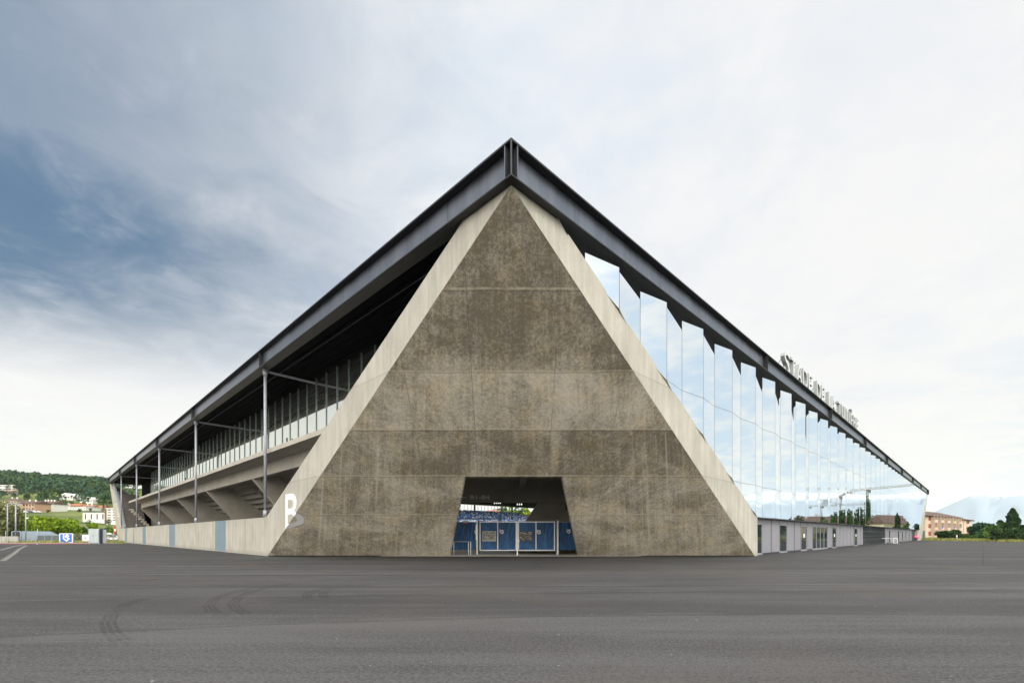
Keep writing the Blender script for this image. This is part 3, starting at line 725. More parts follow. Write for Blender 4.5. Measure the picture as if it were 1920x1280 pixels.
je.build('terrace_edge', M['galv'], st)
MB().bar((0.45, 119.5, ZW), (0.45, 139.5, ZB-0.3), 0.35, 0.5).build('end_strut', M['galv'], st)

# ---- glass side (right): pleated reflective panes
def s_in(k): return 4.80+4.81*k
def s_out(k): return 7.23+4.815*k
TI, TO = 0.15, -0.10
verts = []
k = -1
while True:
    a = s_in(k)
    if a > 0.4: verts.append((a, TI))
    else: verts.append((1.2, 0.1))
    b_ = s_out(k)
    if b_ > S_-3: break
    verts.append((b_, TO)); k += 1
verts.append((S_-1.2, 0.0))
vs = sorted(set(verts)); vs = [v for v in vs if 1.0 < v[0] < S_-1]
def clip_half(pl, f):
    out = []
    for i, p in enumerate(pl):
        q = pl[(i+1) % len(pl)]; fp, fq = f(p), f(q)
        if fp >= 0: out.append(p)
        if fp*fq < 0: k_ = fp/(fp-fq); out.append((p[0]+(q[0]-p[0])*k_, p[1]+(q[1]-p[1])*k_))
    return out
def clip_pane(pl, tt=None):
    ov = (lambda s: 0.0) if tt is None else (lambda s: 0.15+1.7*max(0.0, tt[1]+(tt[3]-tt[1])*(s-tt[0])/(tt[2]-tt[0])))
    pl = clip_half(pl, lambda p: p[0]-(2.83+(ZB-p[1])/(ZB-ZW)*(27.2-2.83))-0.01+ov(p[0]))
    if len(pl) > 2: pl = clip_half(pl, lambda p: (S_-2.4-(ZB-p[1])/(ZB-ZW)*(S_-2.4-162.0))-p[0]-0.01)
    return pl
JZ = [3.02, 5.45, 10.16, ZB+0.2]
for (a, ta), (b_, tb) in zip(vs, vs[1:]):
    mb = MB()
    if b_-a < 0.3: continue
    dv = (Vector((b_, tb))-Vector((a, ta))).normalized()*0.02
    for z0, z1 in zip(JZ, JZ[1:]):
        TT = (a, ta, b_, tb); pl = clip_pane([(a+dv.x, z0+0.012), (b_-dv.x, z0+0.012), (b_-dv.x, z1-0.012), (a+dv.x, z1-0.012)], TT)
        if len(pl) > 2: mb.prism([(s, ta+(tb-ta)*(s-a)/(b_-a), z) for s, z in pl], (0, 0.03, 0))
    if mb.v: mb.build('glass_pane', M['mirror'], st)
mb = MB()
for (a, ta), (b_, tb) in zip(vs, vs[1:]):
    pl = clip_pane([(a, 3.0), (b_, 3.0), (b_, ZB+0.2), (a, ZB+0.2)])
    if len(pl) > 2: mb.prism([(s, ta+(tb-ta)*(s-a)/(b_-a)+0.035, z) for s, z in pl], (0, 0.1, 0))
mb.build('pane_backing', M['frame'], st)
mb = MB().box(27.25, S_-30, -0.12, 0.9, 2.95, 2.995); mb.build('glass_base_rail', M['frame'], st)
# ground floor: panels, doors, big windows, all set back 0.45 m
TP = 0.45
def zdoor(): pass
MB().box(26.9, S_-1, TP+0.06, TP+0.4, 0.0, 2.94).build('ground_floor_wall', M['frame'], st)
def rpanel(x0, x1):
    a, b_ = sR(x0, TP), sR(x1, TP)
    MB().box(a, b_, TP, TP+0.05, 0.14, 2.93).build('facade_panel', M['panel'], st)
def rdoor(x0, x1, leaves=1, notice=False):
    a, b_ = sR(x0, TP), sR(x1, TP)
    d = empty('glass_door', (a, TP, 0)); d.parent = st; L = b_-a
    MB().box(0, L, 0.0, 0.05, 2.60, 2.93).build('transom_panel', M['panel'], d)
    f = MB()
    for i in range(leaves+1):
        q_ = min(max(i*L/leaves-0.05, 0), L-0.10); f.box(q_, q_+0.10, -0.02, 0.045, 0.05, 2.595)
    f.box(0.1, L-0.1, -0.019, 0.044, 2.48, 2.594); f.box(0.1, L-0.1, -0.019, 0.044, 0.051, 0.16)
    f.build('frame', M['galv'], d)
    MB().box(0.1, L-0.1, 0.02, 0.04, 0.165, 2.475).build('pane', M['winglass'], d)
    h = MB()
    for i in range(leaves): h.box((i+0.75)*L/leaves-0.07, (i+0.75)*L/leaves+0.07, -0.08, -0.025, 1.02, 1.06)
    h.build('handle', M['galv'], d)
    if notice: MB().box(L*0.45, L*0.72, 0.012, 0.019, 1.35, 1.75).build('notice', M['white'], d)
    MB().box(-0.0, L, -0.03, 0.0, 0.0, 0.045).build('threshold', M['galv'], d)
    return d
rdoor(1417.6, 1429); rpanel(1429.7, 1445.4); rpanel(1446.9, 1460.8); rdoor(1461.3, 1475.5)
rpanel(1476.2, 1489); rpanel(1490.2, 1500.8); rdoor(1501.5, 1512.6, notice=True); rpanel(1513.4, 1522.8)
rdoor(1523.2, 1551.6, 4); rpanel(1552.2, 1559.9); rdoor(1560.4, 1568.0, notice=True)
for i in range(5): rpanel(1568.7+i*6.5, 1574.7+i*6.5)
rdoor(1601.8, 1607.6, notice=True); rpanel(1608.2, 1612.8); rpanel(1613.5, 1618)
a, b_ = sR(1618.4, TP), sR(1658.5, TP)
gw = empty('grid_window', (a, TP, 0)); gw.parent = st; L = b_-a
MB().box(0, L, 0.03, 0.05, 0.1, 2.93).build('pane', M['winglass'], gw)
g = MB(); nn = 20
for i in range(nn+1): g.box(i*L/nn-0.05, i*L/nn+0.05, -0.03, 0.028, 0.1, 2.93)
for z in (0.1, 0.75, 1.4, 2.1, 2.85): g.box(0, L, -0.045, -0.031, z, z+0.07)
g.build('frame', M['frame'], gw)
rdoor(1659, 1660.4); rpanel(1660.6, 1663.3); rpanel(1663.8, 1666.5); rdoor(1666.7, 1669.2)
for i in range(4): rpanel(1669.4+i*3.5, 1672.6+i*3.5)
rdoor(1683.6, 1686.2); rpanel(1686.4, 1688.5); rpanel(1688.8, 1690.9); rdoor(1691.1, 1693.0); rpanel(1693.2, 1695.4); rpanel(1695.7, 1697.6)
rdoor(1697.9, 1699.4); rpanel(1699.6, 1701.7); rpanel(1702, 1704); rdoor(1704.2, 1705.6); rpanel(1705.8, 1709.6)

# ---- inside of the corner passage (world coordinates turned into the stadium frame)
def wbox(mb, x0, x1, y0, y1, z0, z1):
    return mb.prism([toL(Vector(p)) for p in ((x0, y0, z0), (x1, y0, z0), (x1, y1, z0), (x0, y1, z0))], (0, 0, z1-z0))
def wprism(mb, pts, off):
    a = toL(Vector((0, D0, 0))); o_ = toL(Vector((0, D0, 0))+Vector(off))-a
    return mb.prism([toL(Vector(p)) for p in pts], o_)
wbox(MB(), -11, 11, 29.6, 46, 7.0, 7.3).build('passage_ceiling', M['inner'], st)
mb = MB()
for y_, zz0 in ((34.0, 6.35), (38.2, 6.35), (41.5, 6.5)): wbox(mb, -11, 11, y_, y_+0.5, zz0, 6.998)
wbox(mb, 0.75, 1.2, 34.6, 43.9, 5.9, 6.34)
mb.build('ceiling_beam', M['inner'], st)
fb = wbox(MB(), -12, 12, 44.0, 44.6, 4.68, 6.995).build('passage_lintel', M['inner'], st)
wprism(MB(), [(1.5, 46.0, 3.1), (2.85, 46.0, 5.2), (12, 46.0, 5.2), (12, 46.0, 0), (-0.5, 46.0, 0)], (0, 0.8, 0)).build('raking_beam', M['inner'], st)
wbox(MB(), 6.2, 6.6, 36.9, 46, 0, 6.99).build('passage_wall', M['inner'], st)
wbox(MB(), -11.6, -11.0, 37.4, 46, 0, 6.99).build('passage_wall', M['inner'], st)
wprism(MB(), [(3.9, 43.99, 4.6), (6.19, 43.99, 4.6), (6.19, 43.99, 6.4), (5.2, 43.99, 5.3)], (0, -1.2, 0)).build('haunch', M['inner'], st)
wbox(MB(), 4.95, 5.15, 42.6, 42.7, 3.9, 4.5).build('wall_box', M['frame'], st)
wbox(MB(), -10, 10, 36.2, 50, 0.004, 0.03).build('passage_floor', M['grey'], st)
rl = MB(); wbox(rl, -9, -1.0, 50.0, 50.08, 3.28, 3.4); wbox(rl, -1.25, -1.0, 49.9, 50.2, 2.6, 3.5)
rl.build('handrail', M['galv'], st)
# text on the lintel
def text_mesh(body, size, depth, name, mat, parent=None, bold=0.0):
    c = bpy.data.curves.new(name, 'FONT'); c.body = body; c.size = size; c.extrude = depth; c.resolution_u = 3; c.offset = bold
    tmp = bpy.data.objects.new('tmp_text', c); COL.objects.link(tmp)
    dg = bpy.context.evaluated_depsgraph_get(); dg.update()
    me = bpy.data.meshes.new_from_object(tmp.evaluated_get(dg)); me.name = name
    bpy.data.objects.remove(tmp); me.materials.clear(); me.materials.append(mat)
    o = bpy.data.objects.new(name, me); COL.objects.link(o); o.parent = parent
    return o
M['fadedpaint'] = plain('pale_grey_lettering', (0.92, 0.92, 0.9), 0.6, 0, 0.05)
tx = text_mesh('B1-B4', 0.52, 0.004, 'lintel_lettering', M['fadedpaint'], st, 0.014)
tx.data.transform(Matrix.Scale(1.5, 4, (1, 0, 0)))
wx = (880.5-CX)/F*44
tx.location = toL(Vector((wx, 43.985, CAMH+(HY-935.2)/F*44))); tx.rotation_euler = (math.radians(90), 0, math.radians(-45))
wbox(MB(), (862-CX)/F*44, (875.5-CX)/F*44, 43.98, 43.995, CAMH+(HY-932.6)/F*44, CAMH+(HY-931.4)/F*44).build('lintel_dash', M['fadedpaint'], st)

# ---- far stand with blue and white seats (seen through the passage)
MB().poly([(20, 16, 0.012), (S_-16, 16, 0.012), (S_-16, 106, 0.012), (20, 106, 0.012)]).build('pitch', M['leafmid'], st)
mb = MB(); nrow = 30
for i in range(nrow): mb.box(16, 176, 107+i*1.03, 107+(i+1)*1.03+0.0, -0.05, 1.2+i*0.335)
mb.build('seating_terrace', M['grey'], st)
M['seatblue'] = plain('blue_seat', (0.02, 0.10, 0.34), 0.4, 0, 0.1)
M['seatmid'] = plain('mid_blue_seat', (0.08, 0.25, 0.58), 0.4, 0, 0.1)
M['seatwhite'] = plain('white_seat', (0.72, 0.74, 0.78), 0.4, 0, 0.05)
def seat_geo(mb, s, t, z, mi):
    mb.box(s-0.23, s+0.23, t+0.32, t+0.38, z+0.02, z+0.85, mi); mb.box(s-0.23, s+0.23, t-0.1, t+0.319, z+0.38, z+0.44, mi)
rd = random.Random(3)
bulk = MB(); single = {}
for mi, nm in enumerate(('seatblue', 'seatmid', 'seatwhite')):
    q = MB(); seat_geo(q, 0, 0, 0, 0); o = q.build('seat', M[nm], st); single[mi] = o
cnt = 0; used = set()
for i in range(12, nrow):
    for k in range(110):
        s = 84+k*0.52
        if 108.5 < s < 109.9 or 128 < s < 129.2: continue
        p_white = 0.22+0.25*max(0, (20-i)/10)+(0.15 if (k//6+i//2) % 4 == 0 else 0)
        mi = 2 if rd.random() < p_white else (1 if rd.random() < 0.30 else 0)
        tt = 107+i*1.03+0.3; z = 1.2+i*0.335
        x_ = (s-tt)/R2; y_ = D0+(s+tt)/R2; px_ = CX+x_/y_*F; py_ = HY-(z+0.8-CAMH)/y_*F
        if cnt < 100 and 862 < px_ < 983 and 965 < py_ < 975.5:
            if mi in used:
                o = single[mi].copy(); COL.objects.link(o); o.parent = st
            else: o = single[mi]; used.add(mi)
            o.location = (s, tt, z); cnt += 1
        else: seat_geo(bulk, s, tt, z, mi)
o = bulk.build('seats', [M['seatblue'], M['seatmid'], M['seatwhite']], st); tag(o, kind='stuff')
for x_, w_ in ((890, 0.65), (960.3, 0.65)):
    DD = T_-0.6; u = x_-CX; d = (D0+DD*R2)/(1-u/F); s = ((u/F*d)+(d-D0))/R2
    MB().box(s-w_/2, s+w_/2, DD-0.2, DD+0.2, 8, ZB-0.002).build('column', M['blackmetal'], st)
for k in range(26):
    s = 94+k*1.96; MB().box(s-0.04, s+0.04, T_-0.6, T_-0.45, 10.8, ZB-0.002).build('screen_fin', M['rib'], st)
for gx in (0, 1):
    fl = MB()
    for k in range(4-gx):
        x_ = (927+k*3.6) if gx == 0 else (970+k*4); y_ = 942.5 if gx == 0 else 945
        d = 150; p = toL(at(x_, y_, d)); fl.box(p.x-0.14, p.x+0.14, p.y-0.1, p.y+0.1, p.z-0.25, p.z+0.25)
    fl.build('floodlight', M['white'], st)

# ------------------------------------------------------------------ rooftop sign
sg = empty('rooftop_sign', tuple(Vector((0, D0, 0))+Vector(((34.7)/R2, (34.7)/R2, ZT))), math.radians(45), 'large white standing letters STADE DE LA TUILIÈRE on the roof edge above the glass', 'sign')
TXT = 'STADE DE LA TUILIÈRE'; n_ = len(TXT); pitch = 36.9/n_
wid = {'I': 0.5, ' ': 0.75, 'T': 1.0, 'L': 0.85, 'E': 0.95, 'È': 0.95}
tot = sum(wid.get(c, 1.1) for c in TXT); kx = 36.2/tot; cx_ = 0
for c in TXT:
    wd = wid.get(c, 1.1)*kx
    if c != ' ':
        o = text_mesh(c, 1.0, 0.0, 'letter', M['signwhite'], sg)
        me = o.data; xs = [v.co.x for v in me.vertices]; ys = [v.co.y for v in me.vertices]
        base_h = 0.729*1.0
        sxx = (wd*0.80)/(max(xs)-min(xs)) if c != 'I' else 2.6
        szz = 1.98/0.73
        x0 = min(xs)
        me.transform(Matrix.Diagonal((sxx, szz, 1, 1)) @ Matrix.Translation((-x0, 0, 0)))
        # give the flat glyph a real return (depth)
        import bmesh
        b2 = bmesh.new(); b2.from_mesh(me)
        r = bmesh.ops.extrude_face_region(b2, geom=list(b2.faces)); vv = [e for e in r['geom'] if isinstance(e, bmesh.types.BMVert)]
        bmesh.ops.translate(b2, vec=(0, 0, -0.34), verts=vv); bmesh.ops.recalc_face_normals(b2, faces=b2.faces)
        b2.normal_update()
        for f_ in b2.faces: f_.material_index = 0 if abs(f_.normal.z) > 0.5 else 1
        b2.to_mesh(me); b2.free(); me.materials.append(M['letterback'])
        o.location = (cx_, 0.1, 0.30); o.rotation_euler = (math.radians(90), 0, 0)
    cx_ += wd
mb = MB(); mb.box(0, 36.4, 0.18, 0.26, 0.20, 0.26)
for k in range(19): mb.box(0.4+k*1.95, 0.5+k*1.95, 0.18, 0.26, 0.0, 0.20)
mb.build('support_rail', M['galv'], sg)
mb = MB()
for k in range(19): mb.bar((0.45+k*1.95, 0.3, 1.9), (0.45+k*1.95, 1.5, 0.0), 0.05, 0.05)
mb.build('back_strut', M['galv'], sg)

# ------------------------------------------------------------------ gate and barriers in the passage
def mesh_mat(name, col):
    m, t, n, bs = newmat(name)
    tcn = n.n('ShaderNodeTexCoord').outputs['Object']
    f1 = n.noise(n.scalev(tcn, (1.6, 1, 0.5)), 1.3, 3, 0.5, 1.6)
    f2 = n.noise(tcn, 30, 2)
    c = n.mix(n.rng(f1, 0.3, 0.7), tuple(k*0.55 for k in col), tuple(k*1.5 for k in col)); c = n.mix(n.math('MULTIPLY', n.rng(f2, 0.4, 0.6), 0.2), c, (0.0, 0.06, 0.16))
    t.links.new(c, bs.inputs['Base Color']); bs.inputs['Roughness'].default_value = 0.55
    b = n.n('ShaderNodeBump', ins={'Strength': 0.8, 'Distance': 0.12, 'Height': f1}); t.links.new(b.outputs[0], bs.inputs['Normal'])
    return m
M['tarp'] = mesh_mat('blue_mesh_tarpaulin', (0.008, 0.085, 0.23))
M['paper'] = plain('pale_board', (0.42, 0.42, 0.38), 0.6, 0, 0.1, 8)
M['ink'] = plain('black_ink', (0.05, 0.05, 0.05), 0.6, 0, 0.2, 8)
M['postwhite'] = plain('grey_white_post', (0.80, 0.81, 0.82), 0.45, 0.1, 0.06)
def emblem(ox, oz, w_, h_, y_, mat, name, parent, thick=0.13):
    """zig-zag monogram ending in a point, drawn as one thick folded line"""
    path = [(0.10, 1.0), (0.10, 0.40), (0.56, 0.06), (0.92, 0.38), (0.36, 0.70), (0.58, 0.95), (0.88, 0.72)]
    mb = MB(); th_ = thick*w_
    P = [Vector((ox+a*w_, y_, oz+b_*h_)) for a, b_ in path]
    for i, (a, b_) in enumerate(zip(P, P[1:])):
        d = (b_-a).normalized(); nr = Vector((-d.z, 0, d.x))*th_/2; e = d*th_*0.36
        yo = Vector((0, -0.0015*i, 0))
        mb.prism([a-e-nr+yo, b_+e-nr+yo, b_+e+nr+yo, a-e+nr+yo], (0, 0.001, 0))
    return mb.build(name, mat, parent)
def gate_leaf(x0, x1, y_, z0, z1, split, label, poster=None, logo=None, inkmat=None, framed=True, group='gate leaves in the passage'):
    g = empty('gate_leaf' if framed else 'fence_panel', ((x0+x1)/2, y_, 0), 0, label, 'gate' if framed else 'fence')
    hx = (x1-x0)/2
    fw = 0.075
    f = MB()
    if framed:
        f.box(-hx, -hx+fw, -0.03, 0.03, z0, z1); f.box(hx-fw, hx, -0.03, 0.03, z0, z1)
        f.box(-hx+fw, hx-fw, -0.029, 0.029, z0, z0+fw); f.box(-hx+fw, hx-fw, -0.029, 0.029, z1-fw, z1)
        sx = -hx+split*(x1-x0); f.box(sx-fw/2, sx+fw/2, -0.028, 0.028, z0+fw, z1-fw)
        f.build('frame', M['postwhite'], g)
        nb = MB()
        for k in range(10): nb.box(-hx+fw, hx-fw, 0.035, 0.045, z0+0.15+k*0.25, z0+0.165+k*0.25)
        nb.build('mesh_bars', M['galv'], g)
    else:
        f.box(-hx, hx, -0.0, 0.028, z1-0.06, z1); f.build('frame', M['galv'], g)
    # tarpaulin as a gently folded sheet
    mb = MB(); nx, nz = 16, 8
    for i in range(nx+1):
        for j in range(nz+1):
            X = -hx+fw*0.6+(2*hx-1.2*fw)*i/nx; Z = z0+0.06+(z1-z0-0.12)*j/nz
            mb.v.append((X, 0.02+0.012*math.sin(X*5+Z*2.6)+0.008*math.sin(X*11-Z*4), Z))
    for i in range(nx):
        for j in range(nz):
            a = i*(nz+1)+j; mb.f.append((a, a+nz+1, a+nz+2, a+1)); mb.m.append(0)
    mb.build('tarpaulin', M['tarp'], g, True)
    if logo:
        lx, lz, lw = logo; emblem(lx-(x0+x1)/2, lz, lw, lw*1.05, -0.045, M['letter'], 'emblem', g, 0.13)
    if poster:
        a, b_, c, d_, pm = poster; a -= (x0+x1)/2; b_ -= (x0+x1)/2
        pb = MB().box(a, b_, -0.055, -0.035, c, d_).build('notice_board', pm, g)
        rows = MB(); r_ = random.Random(int(a*100)); im = M['ink'] if pm is M['paper'] else M['paper']
        z = d_-0.1
        while z > c+0.08:
            x = a+0.05
            while x < b_-0.12:
                wl = r_.uniform(0.04, 0.2); wl = min(wl, b_-0.06-x)
                if r_.random() < 0.8: rows.box(x, x+wl, -0.058, -0.056, z, z+r_.choice((0.025, 0.03, 0.06)))
                x += wl+0.03
            z -= 0.075
        rows.build('board_pattern', im, pb)
    return g
GY = 38.5
def gx(x): return (x-CX)/F*GY
def gz(y): return CAMH+(HY-y)/F*GY
gate_leaf(gx(899.3), gx(968.6), GY, gz(1031.8), gz(977.2), 0.49, 'left leaf of the passage gate, blue sheet with a pale notice board', (gx(904.3), gx(930.2), gz(1014.2), gz(995), M['paper']), (gx(937), gz(1000.6), 0.34))
M['darkboard'] = plain('dark_grey_board', (0.07, 0.07, 0.065), 0.6, 0, 0.2, 6)
gate_leaf(gx(971.5), gx(1040.5), GY, gz(1031.8), gz(977.2), 0.485, 'right leaf of the passage gate, blue sheet with a dark notice board', (gx(973), gx(998.5), gz(1014), gz(996), M['darkboard']), (gx(1006.3), gz(1001), 0.34))
gate_leaf(gx(838), gx(893), GY+0.05, gz(1031), gz(977.3), 0.5, 'fixed fence panel with blue sheet left of the passage gate', None, (gx(889.5)-0.0, gz(1000.6), 0.30), framed=False)
gate_leaf(gx(1047), gx(1090), GY+0.25, gz(1031.5), gz(977.3), 0.5, 'fixed fence panel with shaded blue sheet right of the passage gate', None, (gx(1063), gz(999.8), 0.34), framed=False)
def post(x, y0, y1, d, wd, mat, label, base=True):
    X = (x-CX)/F*d; z0 = max(0.03, CAMH+(HY-y0)/F*d); z1 = CAMH+(HY-y1)/F*d
    p = empty('gate_post', (X, d, 0.03), 0, label, 'post')
    MB().box(-wd/2, wd/2, -wd/2, wd/2, 0, z1-0.03).build('shaft', mat, p)
    if base: MB().box(-wd, wd, -wd, wd, 0, 0.02).build('base_plate', M['galv'], p)
    MB().box(-wd/2-0.01, wd/2+0.01, -wd/2-0.01, wd/2+0.01, z1-0.03, z1-0.01).build('cap', M['galv'], p)
    return p
post(894.6, 1034, 976, 38.3, 0.10, M['postwhite'], 'slim white gate post at the edge of the left fence panel')
post(897.6, 1034, 976, 38.9, 0.13, M['frame'], 'black gate post just left of the left gate leaf')
post(1045.5, 1034, 975, 38.3, 0.13, M['postwhite'], 'thick white gate post right of the closed gate')
post(1042.4, 1034, 976, 38.9, 0.12, M['frame'], 'black gate post between the right gate leaf and the thick white post')
cp = post(969.9, 1040, 977.8, 36.9, 0.10, M['white'], 'white centre post standing in front of the meeting gate leaves')
MB().box(0.05, 0.16, -0.04, 0.04, 1.05, 1.22).build('lock_box', M['postwhite'], cp)
# low handrail left
hr = empty('handrail', ((868-CX)/F*37.2, 37.2, 0.03), 0, 'low grey metal handrail by the left jamb of the passage', 'handrail')
k_ = 37.2/F; x0 = (848-868)*k_; x1 = (878.5-868)*k_; zt = CAMH+(HY-1014.8)*k_-0.03
MB().tube((x0, 0, zt), (x1+0.15, 0, zt), 0.035).build('rail', M['galv'], hr, True)
for X in (x0+0.12, x1, x1+0.17): MB().tube((X, 0.0, 0), (X, 0.0, zt-0.03 if X < x1+0.1 else zt), 0.035).build('upright', M['postwhite'], hr, True)
ls = empty('warning_sign', (gx(872.6), GY-0.02, 0), 0, 'small grey and red sign hung on the blue sheet left of the gate', 'sign')
MB().box(-0.22, 0.22, -0.02, -0.005, gz(980.1), gz(976.2)).build('plate', M['paper'], ls)
M['red'] = plain('red_paint', (0.45, 0.04, 0.05), 0.5)
MB().box(-0.22, 0.22, -0.024, -0.021, gz(981.2), gz(979.7)).build('red_strip', M['red'], ls)

# ------------------------------------------------------------------ trees
def leaf_cloud(mb, c, r, n, size, rd, flat=0.75, mi=0, hollow=0.45):
    for _ in range(n):
        while True:
            v = Vector((rd.uniform(-1, 1), rd.uniform(-1, 1), rd.uniform(-1, 1)))
            l = v.length
            if hollow < l < 1: break
        v = Vector((v.x*r[0], v.y*r[1], v.z*r[2]))+Vector(c)
        a = Vector((rd.gauss(0, 1), rd.gauss(0, 1), rd.gauss(0, 1)*flat)).normalized(); b_ = a.orthogonal().normalized()
        q = rd.uniform(0, 6.28); b_ = b_*math.cos(q)+a.cross(b_)*math.sin(q)
        e = a.cross(b_); s_ = size*rd.uniform(0.55, 1.25)
        mb.poly([v-b_*s_-e*s_*0.5, v+b_*s_*0.2-e*s_*0.75, v+b_*s_+e*s_*0.25, v-b_*s_*0.15+e*s_*0.7], mi)
def tree(x, y, z, h, cr, mat, label, cat='tree', group=None, seed=1, lobes=9, leaves=900, leaf=0.30, trunk=0.25, crown_h=None, name='tree', trunk_r=None, shape='round'):
    rd = random.Random(seed); root = empty(name, (x, y, z), rd.uniform(0, 6), label, cat, group)
    ch = crown_h or h*(1-trunk); zc_ = h-ch/2; tr = trunk_r or max(0.12, h*0.018)
    mb = MB(); mb.tube((0, 0, -0.3), (0, 0, h*trunk), tr, tr*0.75, 7)
    mb.tube((0, 0, h*trunk), (rd.uniform(-.3, .3), rd.uniform(-.3, .3), h*0.85), tr*0.75, tr*0.15, 6)
    cr_mb = MB()
    if shape == 'cone':
        tiers = 15
        for i in range(tiers):
            f = i/(tiers-1); rr = cr*(1-f)**0.85+0.15; zz_ = h*trunk+(h*(1-trunk))*f
            for k in range(7):
                a = rd.uniform(0, 6.28); q = rd.uniform(0.45, 0.85)*rr
                leaf_cloud(cr_mb, (math.cos(a)*q, math.sin(a)*q, zz_-0.12*rr), (rr*0.42, rr*0.42, h/tiers*0.6), leaves//(tiers*7), leaf, rd, 0.5, 0, 0.0)
        for i in range(5):
            a = rd.uniform(0, 6.28); mb.tube((0, 0, h*trunk+i*h*0.1), (math.cos(a)*cr*0.6, math.sin(a)*cr*0.6, h*trunk+i*h*0.1-0.2), tr*0.3, tr*0.1, 5)
    else:
        for i in range(lobes):
            a = rd.uniform(0, 6.28); f = rd.uniform(0.15, 0.72); zz_ = rd.uniform(-0.62, 0.62)
            k = math.sqrt(max(0.05, 1-zz_*zz_))
            if shape == 'umbrella': zz_ = -0.3+0.75*(1-f)*rd.uniform(0.6, 1); k = 1.15
            c = (math.cos(a)*f*cr*k, math.sin(a)*f*cr*k, zc_+zz_*ch/2)
            rr = rd.uniform(0.34, 0.52)
            leaf_cloud(cr_mb, c, (cr*rr, cr*rr, ch*rr*0.62), leaves//lobes, leaf, rd)
            mb.tube((0, 0, h*trunk*rd.uniform(0.8, 1.3)), c, tr*0.42, tr*0.12, 5)
    mb.build('trunk', M['bark'], root); cr_mb.build('crown', mat, root)
    return root
def px_tree(x, ybase, ytop, wpx, d, mat, label, **kw):
    X = (x-CX)/F*d; zb = kw.pop('zb', None); zb = 0.0 if zb is None else zb
    h = CAMH+(HY-ytop)/F*d-zb
    return tree(X, d, zb, h, wpx/2/F*d, mat, label, **kw)

# left foreground group behind the court
px_tree(95, 0, 966, 78, 125, M['leafbright'], 'broad bright yellow-green tree with pale bare trunk behind the blue emblem board', lobes=22, leaves=5200, leaf=0.34, trunk=0.26, trunk_r=0.22, seed=4)
px_tree(134, 0, 982, 34, 127, M['leafbright'], 'smaller bright green tree just right of the broad one, over the white notice board', lobes=14, leaves=2600, leaf=0.36, trunk=0.25, seed=14)
px_tree(41, 0, 962, 30, 128, M['leafbright'], 'rounded green tree between the second and third tall lamp poles', lobes=12, leaves=2200, leaf=0.36, seed=5, trunk=0.1)
px_tree(6, 0, 945, 54, 118, M['leafolive'], 'tall olive-grey willow at the far left edge', lobes=16, leaves=3600, leaf=0.34, seed=6, trunk=0.1)
px_tree(-40, 0, 952, 50, 124, M['leafolive'], 'second olive-grey willow, cut by the left picture edge', lobes=12, leaves=1500, leaf=0.4, seed=26, trunk=0.1)
px_tree(24, 0, 966, 26, 122, M['leafolive'], 'smaller olive tree right of the tall willow', lobes=9, leaves=1500, leaf=0.3, seed=16, trunk=0.1)
for i, (x, yt, wd, d, m_, lb) in enumerate(((135, 986, 30, 133, 'leafbright', 'low bright green bush above the white notice board'), (152, 984, 26, 136, 'leafmid', 'green bush left of the grey cabinet'),
        (88, 988, 36, 131, 'leafmid', 'dark green shrub under the broad yellow-green tree'), (175, 981, 28, 140, 'leafbright', 'bright green bush behind the grey cabinet'), (198, 984, 24, 140, 'leafmid', 'dark green bush between the cabinet and the stadium pier'),
        (212, 990, 20, 132, 'leafbright', 'small bright bush beside the stadium pier'), (188, 996, 22, 128, 'leafmid', 'low shrub at the court fence by the narrow grey panel'), (60, 992, 30, 130, 'leafdark', 'dark shrub behind the steel shed'), (120, 996, 34, 128, 'leafmid', 'low hedge shrub behind the blue emblem board'), (18, 992, 30, 126, 'leafmid', 'green shrub behind the concrete wall at far left'), (150, 1000, 30, 127, 'leafolive', 'olive shrub low behind the white notice board'))):
    px_tree(x, 0, yt, wd, d, M[m_], lb, cat='bush', group='bushes beyond the court', name='bush', lobes=7, leaves=900, leaf=0.28, seed=30+i, trunk=0.08)
# hillside trees one can tell apart
HT = [(25, 935, 14, 'leafdark'), (52, 940, 16, 'leafdark'), (70, 942, 15, 'leafmid'), (84, 938, 18, 'leafdark'), (96, 944, 12, 'leafmid'), (38, 946, 12, 'leafdark'), (8, 932, 14, 'leafdark'),
      (118, 950, 14, 'leafmid'), (132, 948, 10, 'leafdark'), (180, 938, 12, 'leafmid'), (192, 944, 14, 'leafmid'), (140, 922, 14, 'leafmid'), (160, 924, 14, 'leafdark'), (120, 925, 16, 'leafdark'), (196, 958, 12, 'leafdark'),
      (105, 930, 16, 'leafdark'), (62, 925, 18, 'leafdark'), (40, 922, 14, 'leafmid'), (200, 930, 16, 'leafmid'), (90, 962, 8, 'leafmid'), (148, 961, 9, 'leafdark'), (170, 960, 8, 'leafmid'), (186, 974, 9, 'leafdark'), (140, 984, 12, 'leafdark'), (168, 986, 12, 'leafmid'), (204, 984, 12, 'leafmid')]
